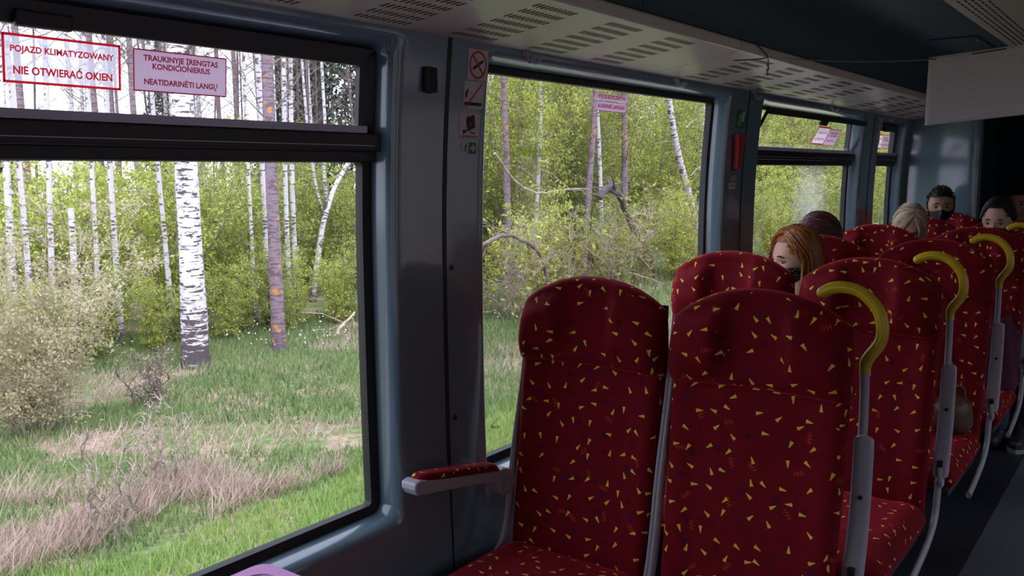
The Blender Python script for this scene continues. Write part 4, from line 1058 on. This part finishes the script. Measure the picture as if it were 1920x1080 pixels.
# ================================================================== OUTDOORS
GZ = -1.0
def ground_h(x, y): return GZ+(6.2*smst(-3.2, -9.5, y) if y < -3.2 else 0)+.05*sin(x*.7+y*.3)+.04*sin(y*1.3-x*.4)  # unseen bank on the right, added to block sky light from those windows
mb = MB()
def gf(u, v):
    x = -12+100*u; y = -40+30*0+ (v*120-10+0)*1.0-0
    return (x, y, 0)
xs = [-30, -20, -12, -8, -6, -5]+[-4+.6*i for i in range(40)]+[20+2*i for i in range(16)]+[56, 65, 80, 100]
ys = [-60, -40, -25, -15, -10, -8.5, -7.5, -6.5, -5.5, -4.5, -3.6, -3, -2.4, -1.6, 0, 1.6, 2.4]+[3+.5*i for i in range(34)]+[20+2*i for i in range(10)]+[45, 60, 80, 110]
i0 = 0
for y in ys:
    for x in xs:
        k = min(1, max(0, (abs(y-.21)-1.6)/1.2)); mb.v.append((x, y, GZ-.25+(ground_h(x, y)+.25-GZ)*k if False else (ground_h(x, y) if k >= 1 else GZ-.12+(.12+ground_h(x, y)-GZ)*k)))
for j in range(len(ys)-1):
    for i in range(len(xs)-1): mb.face((j*len(xs)+i, j*len(xs)+i+1, (j+1)*len(xs)+i+1, (j+1)*len(xs)+i), 0)
mb.build('ground', 'ground', kind='structure')

def quads_mesh(name, C, U, V, mat, tri=False):
    """C centres, U/V half vectors (N,3)"""
    N = len(C)
    if tri: P = np.stack([C-U, C+U, C+V], 1); k = 3
    else: P = np.stack([C-U, C-V*.55, C+U, C+V*.55], 1); k = 4
    me = bpy.data.meshes.new(name); me.vertices.add(N*k); me.loops.add(N*k); me.polygons.add(N)
    me.vertices.foreach_set('co', P.reshape(-1).astype(np.float32)); me.loops.foreach_set('vertex_index', np.arange(N*k, dtype=np.int32))
    me.polygons.foreach_set('loop_start', np.arange(0, N*k, k, dtype=np.int32)); me.polygons.foreach_set('loop_total', np.full(N, k, dtype=np.int32))
    me.materials.append(MT[mat]); me.update(calc_edges=True); return me
def leaves(name, C, size, mat, parent=None, **k):
    N = len(C); a = rng.normal(size=(N, 3)); a /= np.linalg.norm(a, axis=1)[:, None]; b = np.cross(a, rng.normal(size=(N, 3))); b /= np.linalg.norm(b, axis=1)[:, None]
    s = size*rng.uniform(.55, 1.3, N)[:, None]; me = quads_mesh(name, C, a*s, b*s, mat)
    o = bpy.data.objects.new(name, me); COL.objects.link(o)
    if parent: o.parent = parent
    return tag(o, **k)
def blades(name, x0, x1, y0, y1, n, h, w, mat, lab, lean_=(0, 0), mask=None, label='', jit=.35):
    x = rng.uniform(x0, x1, n); y = rng.uniform(y0, y1, n)
    if mask is not None: kp = mask(x, y); x = x[kp]; y = y[kp]
    N = len(x); z = GZ+.05*np.sin(x*.7+y*.3)+.04*np.sin(y*1.3-x*.4)-.01
    C = np.stack([x, y, z], 1); an = rng.uniform(0, 2*PI, N); U = np.stack([np.cos(an), np.sin(an), 0*an], 1)*w*rng.uniform(.6, 1.3, N)[:, None]
    hh = h*rng.uniform(.5, 1.25, N); V = np.stack([lean_[0]*hh+jit*hh*rng.normal(size=N), lean_[1]*hh+jit*hh*rng.normal(size=N), hh], 1)
    me = quads_mesh(name, C, U, V, mat, True); o = bpy.data.objects.new(name, me); COL.objects.link(o); return tag(o, label, lab, kind='stuff')
def fbm(x, y, s=1.0): return np.sin(x*1.7*s+1.3*np.sin(y*1.1*s))+np.sin(y*2.3*s+1.7*np.sin(x*.9*s+2))+.6*np.sin(x*4.1*s+y*3.3*s)
blades('verge_grass', .8, 9, 4.3, 5.75, 30000, .10, .007, 'grassbright', 'grass', mask=lambda x, y: y < 5.55+.18*np.sin(x*1.3)+.1*np.sin(x*3.7), label='bright green strip of short grass nearest the track')
blades('meadow_grass', 1.5, 14, 5.4, 12.5, 90000, .11, .008, 'grass', 'grass', mask=lambda x, y: fbm(x, y, .9) < 1.1, label='green meadow grass between the track and the birches')
blades('dry_grass', 1.2, 6.2, 5.55, 7.6, 26000, .20, .005, 'straw', 'dry grass', (.35, .1), lambda x, y: (fbm(x+3, y, .8) > -.9) & (y < 5.9+ (5.0-x)*.45+.2*np.sin(x*5)) & (fbm(x*1.7, y*2.1, 1.3) > -.4), label='tan dry flattened grass behind the green verge', jit=.5)
blades('dry_grass', 2.5, 13, 6.3, 11.0, 26000, .13, .006, 'straw', 'dry grass', (.3, 0), lambda x, y: fbm(x, y, .9) > .95, label='scattered tan tufts of dry grass across the meadow', jit=.5)
blades('meadow_grass', 8, 40, 4.6, 12, 30000, .16, .015, 'grass', 'grass', label='distant meadow grass seen through the farther windows')
x = rng.uniform(7.5, 13.5, 900); y = rng.uniform(8.6, 13, 900); fl = leaves('wood_anemones', np.stack([x, y, GZ+.16+0*x+.03*rng.normal(size=900)], 1), .018, 'petal'); tag(fl, 'sprinkle of small white wildflowers in the grass at the forest edge', 'flowers', kind='stuff')

def trunk_path(x, y, h, dx=0, dy=0, wob=.05, n=12, sd=0, z0=None):
    rs = random.Random(sd); p = []; a, b = rs.uniform(0, 6), rs.uniform(0, 6); z0 = ground_h(x, y)-.05 if z0 is None else z0
    for k in range(n+1):
        t = k/n; p.append(Vector((dx*t*t*.4+dx*t*.6+wob*sin(a+t*5)-wob*sin(a), dy*t+wob*sin(b+t*4)-wob*sin(b), h*t)))
    return p, z0
def tree(name, x, y, h, r, label, cat='tree', group=None, mat='birchthin', dx=0, dy=0, wob=.05, nb=14, blen=.9, bz=.35, leafn=0, leafsize=.03, leafmat_='leaf', sd=1, flare=1.35, n=12, taper=.45, twigm='twig', leafz=None, zoff=0):
    rs = random.Random(sd); path, z0 = trunk_path(x, y, h, dx, dy, wob, n, sd)
    root = empty(name, (x, y, z0), label=label, cat=cat, group=group)
    mb = MB(); rr = [r*(flare if k == 0 else (1+(flare-1)*.35 if k == 1 and h > 3 else 1))*(1-(1-taper)*k/n) for k in range(n+1)]
    if h > 3: path.insert(1, path[0].lerp(path[1], .3)); rr.insert(1, r*(1+(flare-1)*.4))
    mb.tube(path, rr, 12 if r > .05 else 7, uvon=True); mb.build('trunk', mat, parent=root)
    LC = []
    if nb:
        tw = MB()
        for k in range(nb):
            t = bz+(1-bz)*rs.random(); q = t*(len(path)-1); i = min(int(q), len(path)-2); b = path[i].lerp(path[i+1], q-i); an = rs.uniform(0, 2*PI); L = blen*rs.uniform(.5, 1.2)*(1.2-.5*t)
            d = Vector((cos(an), sin(an), rs.uniform(.25, .9))).normalized(); pts = [b]; 
            for m in range(5):
                d = (d+Vector((rs.uniform(-.25, .25), rs.uniform(-.25, .25), rs.uniform(-.15, .25)))).normalized(); pts.append(pts[-1]+d*L/5)
            tw.tube(pts, [max(.004, r*.16), .0025], 4, cap=False)
            for m in range(1, 6):
                for s in range(2):
                    d2_ = (d+Vector((rs.uniform(-.9, .9), rs.uniform(-.9, .9), rs.uniform(-.4, .6)))).normalized(); l2 = L*.35*rs.uniform(.5, 1.2); e = pts[m]+d2_*l2
                    tw.tube([pts[m], pts[m]+d2_*l2*.5+Vector((0, 0, .01)), e], [.0032, .0015], 3, cap=False); LC.append((pts[m], e))
        tw.build('branches', twigm, parent=root)
    if leafn and LC:
        idx = rng.integers(0, len(LC), leafn); A_ = np.array([[*a] for a, b in LC]); B_ = np.array([[*b] for a, b in LC]); t = rng.uniform(.1, 1.1, leafn)[:, None]
        C = A_[idx]*(1-t)+B_[idx]*t+rng.normal(size=(leafn, 3))*.045; leaves('foliage', C, leafsize, leafmat_, root)
    return root
def bush(name, label, sd, h=2.6, rad=1.1, stems=11, leafn=5200, lm='leaf', tm='twig', ls=.032, cat='shrub', group=None, low=.0):
    rs = random.Random(sd); root = empty(name, label=label, cat=cat, group=group); tw = MB(); LC = []
    for k in range(stems):
        an = rs.uniform(0, 2*PI); rr = rad*rs.random()**.6; top = Vector((cos(an)*rr, sin(an)*rr, h*rs.uniform(.6, 1.0))); b = Vector((cos(an)*.12, sin(an)*.12, 0)); pts = [b]
        for m in range(1, 8): t = m/7; pts.append(b.lerp(top, t)+Vector((cos(an)*rr*.25*sin(PI*t)*-.5, sin(an)*rr*.25*sin(PI*t)*-.5, 0))+Vector((rs.uniform(-.05, .05), rs.uniform(-.05, .05), 0)))
        tw.tube(pts, [.012, .003], 5, cap=False)
        for m in range(1, 8):
            if m/7 < low: continue
            for s in range(5):
                d = Vector((rs.uniform(-1, 1), rs.uniform(-1, 1), rs.uniform(-.2, .9))).normalized(); L = rs.uniform(.2, .55)*rad*.6; e = pts[m]+d*L; mid = pts[m]+d*L*.5+Vector((0, 0, .02)); tw.tube([pts[m], mid, e], [.004, .0015], 3, cap=False); LC.append((pts[m], e))
                for q in range(2): d2_ = (d+Vector((rs.uniform(-.8, .8), rs.uniform(-.8, .8), rs.uniform(-.5, .5)))).normalized(); e2 = mid+d2_*L*.5; tw.tube([mid, e2], [.0025, .001], 3, cap=False); LC.append((mid, e2))
    tw.build('stems', tm, parent=root)
    if leafn:
        idx = rng.integers(0, len(LC), leafn); A_ = np.array([[*a] for a, b in LC]); B_ = np.array([[*b] for a, b in LC]); t = rng.uniform(.15, 1.1, leafn)[:, None]
        leaves('foliage', A_[idx]*(1-t)+B_[idx]*t+rng.normal(size=(leafn, 3))*.04, ls, lm, root)
    return root
# --- the two big trunks and the other individual trees in the nearest window
tree('birch_tree', 6.56, 10.02, 9, .150, 'thick white birch trunk with black marks, the largest tree in the nearest window', mat='birch', dx=.10, dy=0, wob=.03, nb=30, blen=1.5, bz=.42, sd=3, flare=1.35, taper=.7)
tree('birch_tree', 7.6, 11.4, 9, .085, 'slimmer birch half hidden right behind the thick white birch trunk', mat='birchthin', dx=-.05, wob=.04, nb=20, blen=1.3, bz=.4, sd=4)
tree('pine_tree', 7.72, 9.80, 9, .088, 'straight grey violet trunk with orange lichen patches, right of the thick birch', mat='pinebark', dx=.02, wob=.02, nb=16, blen=1.2, bz=.33, sd=5, flare=1.25, taper=.75)
singles = [ # x/14 reference, depth, radius, lean, text
 (6.10, 14.5, .055, .15, 'white birch at the left edge of the nearest window'),
 (6.36, 17, .045, .1, 'thin birch just right of the leftmost birch'),
 (6.68, 14, .045, -.5, 'reddish leaning birch trunk near the left edge of the nearest window'),
 (7.44, 15, .040, .2, 'slim speckled birch between the left edge and the straight white birch'),
 (7.80, 13, .048, .25, 'straight white birch left of the centre, second thickest on the left side'),
 (8.76, 14, .042, .3, 'slim birch just left of the thick white birch trunk'),
 (8.95, 18, .050, .1, 'pale birch far behind, between the slim and the thick birch'),
 (10.52, 14, .036, .5, 'thin leaning birch between the thick birch and the grey violet trunk'),
 (10.82, 13.5, .060, .25, 'white birch just left of the grey violet trunk'),
 (11.34, 15, .050, .1, 'white birch just right of the grey violet trunk'),
 (11.52, 17, .050, .1, 'fainter birch second to the right of the grey violet trunk')]
for k, (xr, y, r_, dx, lab) in enumerate(singles):
    y = 11.9+.07*(k % 5)+(.9 if 'far behind' in lab or 'fainter' in lab else 0); tree('birch_tree', xr/14*y, y, 9.5, r_*y/14*1.1, lab, mat='birchthin', dx=-dx*.35+.1, wob=.05, nb=22, blen=1.4, bz=.4, sd=20+k)
# broken stump trunk
tree('birch_tree', 7.08/14*11.5, 11.5, 2.05, .045, 'short broken white birch stem standing left of the centre', mat='birchthin', wob=.01, nb=0, sd=50, taper=.9)
# forked birch
fx, fy = 11.93/14*13.4, 13.4
root = empty('birch_tree', (fx, fy, GZ-.05), label='forked white birch with an arm slanting up to the right corner of the nearest window', cat='tree')
for nm, pts, rr in (('trunk', [(0, 0, 0), (.06, 0, .5), (.18, 0, 1.0), (.32, 0, 1.55), (.52, 0, 2.0), (.72, 0, 2.35), (1.25, 0, 3.0), (1.9, 0, 4.0), (2.3, 0, 6)], .065),
    ('limb', [(.40, 0, 1.75), (.44, .02, 2.1), (.42, .04, 2.6), (.50, .05, 3.4), (.46, .04, 5), (.5, .0, 8)], .040),
    ('limb', [(.36, 0, 1.62), (.30, .06, 2.0), (.22, .1, 2.5), (.10, .1, 3.4), (.02, .1, 5), (.0, .1, 8)], .034)):
    mb = MB(); P_ = smoothpath(pts, 4); mb.tube(P_, [rr, rr*.6], 10, uvon=True); mb.build(nm, 'birchthin', parent=root)
# emergency-window trees
L2 = [(15.85/10, 10.2, .075, .25, 'pinebark', 'bare pinkish trunk left of the centre of the emergency window'),
 (16.6/10, 10.6, .055, -.2, 'birchthin', 'thin white birch behind the window stickers'),
 (17.4/10, 10.4, .085, .2, 'pinebark', 'dark mossy trunk right of the window stickers'),
 (13.2/10, 10.4, .07, -.1, 'pinebark', 'greyish trunk at the left edge of the emergency window'),
 (14.0/10, 11, .05, .1, 'birchthin', 'thin pale trunk near the left edge of the emergency window')]
for k, (ra, y, r_, dx, m_, lab) in enumerate(L2): tree('forest_tree', ra*y, y, 9, r_, lab, mat=m_, dx=dx, wob=.10, nb=26, blen=1.4, bz=.3, leafn=1500, leafsize=.03, sd=70+k)
# leaning birch at right of emergency window
root = empty('birch_tree', (21.9, 10.2, GZ-.05), label='white birch leaning to the left at the right side of the emergency window', cat='tree')
mb = MB(); P_ = smoothpath([(0, 0, 0), (-.15, 0, .9), (-.55, 0, 1.8), (-1.25, 0, 2.9), (-1.65, 0, 3.8), (-1.9, 0, 4.6), (-2.1, 0, 6), (-2.2, 0, 8)], 4); mb.tube(P_, [.11, .05], 12, uvon=True); mb.build('trunk', 'birch', parent=root)
mb = MB()
for z_, dx in ((1.2, 1.3), (1.6, -1.2), (2.4, 1.6), (3.0, -1.4), (3.6, 1.5)): mb.tube(smoothpath([(-.3*z_+.2, 0, z_), (-.3*z_+.2+dx*.5, .1, z_+.25), (-.3*z_+.2+dx, .2, z_+.2)], 4), [.018, .006], 6)
mb.build('branches', 'twigpale', parent=root)
BRP = [(10.3, 8.6, .15), (10.75, 8.6, .34), (11.35, 8.6, .46), (12.0, 8.6, .27), (12.35, 8.6, -.05), (12.55, 8.6, -.5), (12.6, 8.6, -.95)]
# broken branches among the shrubs
def branch(name, pts, r0, r1, mat, lab, side=8, sd=0):
    rs = random.Random(sd); root = empty(name, pts[0], label=lab, cat='branch'); P_ = [p-Vector(pts[0]) for p in smoothpath(pts, 5)]; P_ = [p+Vector((rs.uniform(-.02, .02), rs.uniform(-.02, .02), rs.uniform(-.02, .02))) for p in P_]
    mb = MB(); mb.tube(P_, [r0, r1], 9); mb.build('limb', mat, parent=root); mb = MB()
    for k in range(side):
        b = P_[int(rs.uniform(.2, 1)*(len(P_)-1))]; d = Vector((rs.uniform(-1, 1), rs.uniform(-.5, .5), rs.uniform(-.6, .9))).normalized(); L = rs.uniform(.3, .9); mb.tube([b, b+d*L*.5+Vector((0, 0, .05)), b+d*L+Vector((0, 0, -.02))], [r1*.7, .004], 5)
    mb.build('twigs', mat, parent=root)
branch('fallen_branch', BRP, .038, .028, 'twig', 'thick curved broken branch arching low at the left of the emergency window', sd=3)
branch('bare_branch', [(12.2, 9.5, 1.8), (12.9, 9.5, 1.25), (13.6, 9.5, 1.08), (14.4, 9.5, 1.15), (15.3, 9.5, 1.13)], .025, .012, 'twigpale', 'long pale bare branch crossing the left half of the emergency window', 5, sd=4)
branch('broken_branch', [(15.2, 9.2, .95), (15.5, 9.2, 1.15), (16.0, 9.2, .95), (16.5, 9.2, .35), (17.2, 9.2, -.2), (17.6, 9.2, -.95)], .075, .05, 'darktrunk', 'dark snapped branch bending down in the middle of the emergency window', sd=5)
branch('dead_branch', [(14.2, 8.9, .05), (15.0, 8.9, -.35), (16.0, 8.9, -.62), (17.4, 8.9, -.95)], .022, .012, 'twigpale', 'thin bare branch sloping down to the right behind the front window seat', 5, sd=6)
branch('dead_branch', [(8.95, 10.1, GZ+.0), (9.15, 10.15, GZ+.10), (9.5, 10.2, GZ+.32)], .035, .015, 'deadwood', 'pale dead wood lying at the forest edge right of the grey violet trunk', 4, sd=7)
branch('fallen_log', [(3.7, 9.75, GZ+.05), (4.1, 9.7, GZ+.07), (4.75, 9.6, GZ+.05)], .045, .02, 'twigpale', 'pale fallen log at the left edge below the pale shrub', 5, sd=8)

# --- shrubs and background woods
b1 = bush('hazel_shrub', '', 1); b2 = bush('hazel_shrub', '', 2, h=2.9, rad=1.3, leafn=6000, lm='leaf'); b3 = bush('hazel_shrub', '', 3, h=3.2, rad=1.4, leafn=6000, lm='leafmid'); b4 = bush('hazel_shrub', '', 4, h=2.2, rad=1.2, leafn=5200, lm='leafmid'); b5 = bush('tall_shrub', '', 5, h=5.6, rad=1.7, stems=17, leafn=10500, ls=.034, lm='leaf'); b6 = bush('tall_shrub', '', 6, h=6.2, rad=1.8, stems=17, leafn=10500, ls=.034, lm='leafmid')
protos = [b1, b2, b3, b4, b5, b6]; used = [False]*6
def put(i, x, y, s, rz, label, group, zs=1):
    o = protos[i] if not used[i] else copy_tree(protos[i]); used[i] = True
    o.location = (x, y, ground_h(x, y)-.03); o.scale = (s, s, s*zs); o.rotation_euler = (0, 0, rz); o['label'] = label; o['group'] = group; o['category'] = 'shrub'; return o
rs = random.Random(11)
put(4, 15.6, 11.6, 1, 0, 'bright leafy bush behind the branches of the emergency window', 'bushes of the emergency window')
put(5, 19.0, 11.8, 1, 1, 'darker leafy bush at the right of the emergency window', 'bushes of the emergency window')
G1 = 'leafy understorey shrubs behind the birches'; T1 = 'light green shrub of the understorey behind the birch trunks'
for k in range(30):
    x = 4.2+k*.62+rs.uniform(-.2, .2); y = 12.9+rs.uniform(-.5, .8)+(.6 if x > 9 else 0); put(rs.choice((0, 1, 2, 3)), x, y, rs.uniform(.85, 1.05), rs.uniform(0, 6), T1, G1)
for k in range(30):
    x = 5.5+k*.8+rs.uniform(-.3, .3); put(rs.choice((0, 1, 2)), x, 15.5+rs.uniform(-1, 1), rs.uniform(1.0, 1.2), rs.uniform(0, 6), T1, G1)
G2 = 'tall bushes filling the farther windows'; T2 = 'tall leafy bush of the green thicket beyond the emergency window and farther windows'
for k in range(34):
    x = 14+k*1.25+rs.uniform(-.4, .4); put(rs.choice((4, 5)), x, 12.5+rs.uniform(-1.2, 1.5), rs.uniform(.9, 1.1), rs.uniform(0, 6), T2, G2)
for k in range(22):
    x = 24+k*2.0+rs.uniform(-.4, .4); put(rs.choice((4, 5)), x, 17+rs.uniform(-1.2, 2.5), rs.uniform(1.1, 1.4), rs.uniform(0, 6), T2, G2)
G3 = 'low bushes close to the track'; T3 = 'low leafy bush near the track seen through the emergency and farther windows'
for k, (x, y, s) in enumerate([(11.6, 9.6, .7), (12.8, 9.0, .75), (14.2, 9.4, .7), (15.6, 9.0, .7), (17.0, 9.4, .75), (18.6, 9.2, .8), (20.2, 9.4, .8), (22, 9.2, .9), (24, 9, .95), (26, 9.2, 1), (28.5, 9, 1), (31, 9, 1.1), (34, 9, 1.1), (37.5, 9, 1.1)]): put((0, 1, 0, 3)[k % 4], x, y, s, k, T3, G3)
for k in range(17):
    put((0, 1, 3)[k % 3], 4.7+k*.55+rs.uniform(-.15, .15), 11.35+.35*(k % 2)+rs.uniform(-.1, .1), rs.uniform(.42, .52), rs.uniform(0, 6), 'knee high leafy bush among the birch bases at the forest edge', 'low bushes at the forest edge')
put(3, 5.9, 11.4, .55, 2, 'low green bush at the foot of the thick birch, left side', G1); put(2, 9.2, 11.9, .5, 3, 'low green bush right of the grey violet trunk', G1)
# pale willow and the small bare shrub
w = bush('willow_shrub', 'pale yellowish blossoming willow shrub at the left edge of the nearest window', 31, h=2.2, rad=1.35, stems=18, leafn=14000, lm='leafpale', tm='twigpale', ls=.020, low=.0); w.location = (4.0, 8.9, ground_h(4.0, 8.9)-.03)
w = bush('small_shrub', 'small bare bushy shrub standing alone on the meadow', 32, h=.62, rad=.40, stems=10, leafn=420, lm='leafpale', ls=.014); w.location = (5.14, 8.74, ground_h(5.14, 8.74)-.02)
w = bush('bare_shrub', 'thin bare brown sapling stems rising from the dry grass', 33, h=.85, rad=.32, stems=7, leafn=0, tm='twigpale'); w.location = (3.05, 5.75, ground_h(3.05, 5.75)-.02)
w = bush('bare_shrub', 'pale bare stems at the left edge among the dry grass', 34, h=.75, rad=.35, stems=6, leafn=0, tm='twigpale'); w.location = (3.85, 6.3, ground_h(3.85, 6.3)-.02)
for k, (x_, y_, s_) in enumerate(((12.0, 9.0, 1.5), (13.5, 9.1, 1.7), (15.2, 9.0, 1.5), (17.2, 9.3, 1.8), (19.6, 9.5, 1.9))):
    w = bush('bare_shrub', 'tangle of bare pale twigs in front of the bushes of the emergency window', 40+k, h=1.1, rad=.8, stems=10, leafn=300, lm='leaf', tm='twigpale', group='bare twig tangles'); w.location = (x_, y_, GZ); w.scale = (s_, s_, s_)
# deep forest
GT = 'thin trunks deep in the forest'; LTt = 'thin trunk among the many bare birches deep in the forest'
vt = [tree('thin_tree', 0, 0, 11, .055, LTt, group=GT, mat='birchthin', nb=34, blen=1.7, bz=.3, sd=90, dx=.3, wob=.1, flare=1.1), tree('thin_tree', 0, 0, 10, .05, LTt, group=GT, mat='darktrunk', nb=34, blen=1.6, bz=.3, sd=91, dx=-.2, wob=.1, flare=1.1), tree('thin_tree', 0, 0, 12, .07, LTt, group=GT, mat='pinebark', nb=40, blen=1.9, bz=.3, sd=92, dx=.1, wob=.1, flare=1.1)]
first = [True]*3
for k in range(95):
    i = rs.choice((0, 0, 1, 1, 2)); y = rs.uniform(17, 34); ra = rs.uniform(.42, 1.0) if k < 62 else rs.uniform(1.0, 3.2)
    o = vt[i] if first[i] else copy_tree(vt[i]); first[i] = False; o.location = (ra*y, y, GZ-.1); o.rotation_euler = (0, 0, rs.uniform(0, 6)); s = rs.uniform(.85, 1.2); o.scale = (s, s, s)
def conifer(sd):
    rs_ = random.Random(sd); root = empty('spruce_tree', label='dark evergreen filling the gaps at the back of the forest', cat='tree', group='dark evergreens at the back'); mb = MB(); mb.tube([(0, 0, 0), (0, 0, 9)], [.13, .02], 8); mb.build('trunk', 'darktrunk', parent=root)
    N = 9000; h = rng.uniform(.5, 9, N); rad = (9.2-h)/9*2.0*rng.uniform(0, 1, N)**.45; lay = np.floor(h*3)/3; an = rng.uniform(0, 2*PI, N); C = np.stack([np.cos(an)*rad, np.sin(an)*rad, lay-.22*rad+.12*rng.normal(size=N)], 1); leaves('foliage', C, .085, 'needle', root); return root
c0 = conifer(1); c0.location = (24, 20, GZ)
pos = [(28, 21), (32, 19.5), (36, 22), (41, 20), (47, 23), (54, 21), (62, 24), (70, 22), (21, 24), (17.5, 27), (30, 27), (38, 28), (13, 33), (9.5, 36), (16.8, 38), (21.5, 34), (25, 30)]
for k, (x, y) in enumerate(pos): o = copy_tree(c0); o.location = (x, y, GZ); o.rotation_euler = (0, 0, k); s = 1+.25*(k % 3) if x > 20 else .8; o.scale = (s, s, s if x > 20 else s*.55)
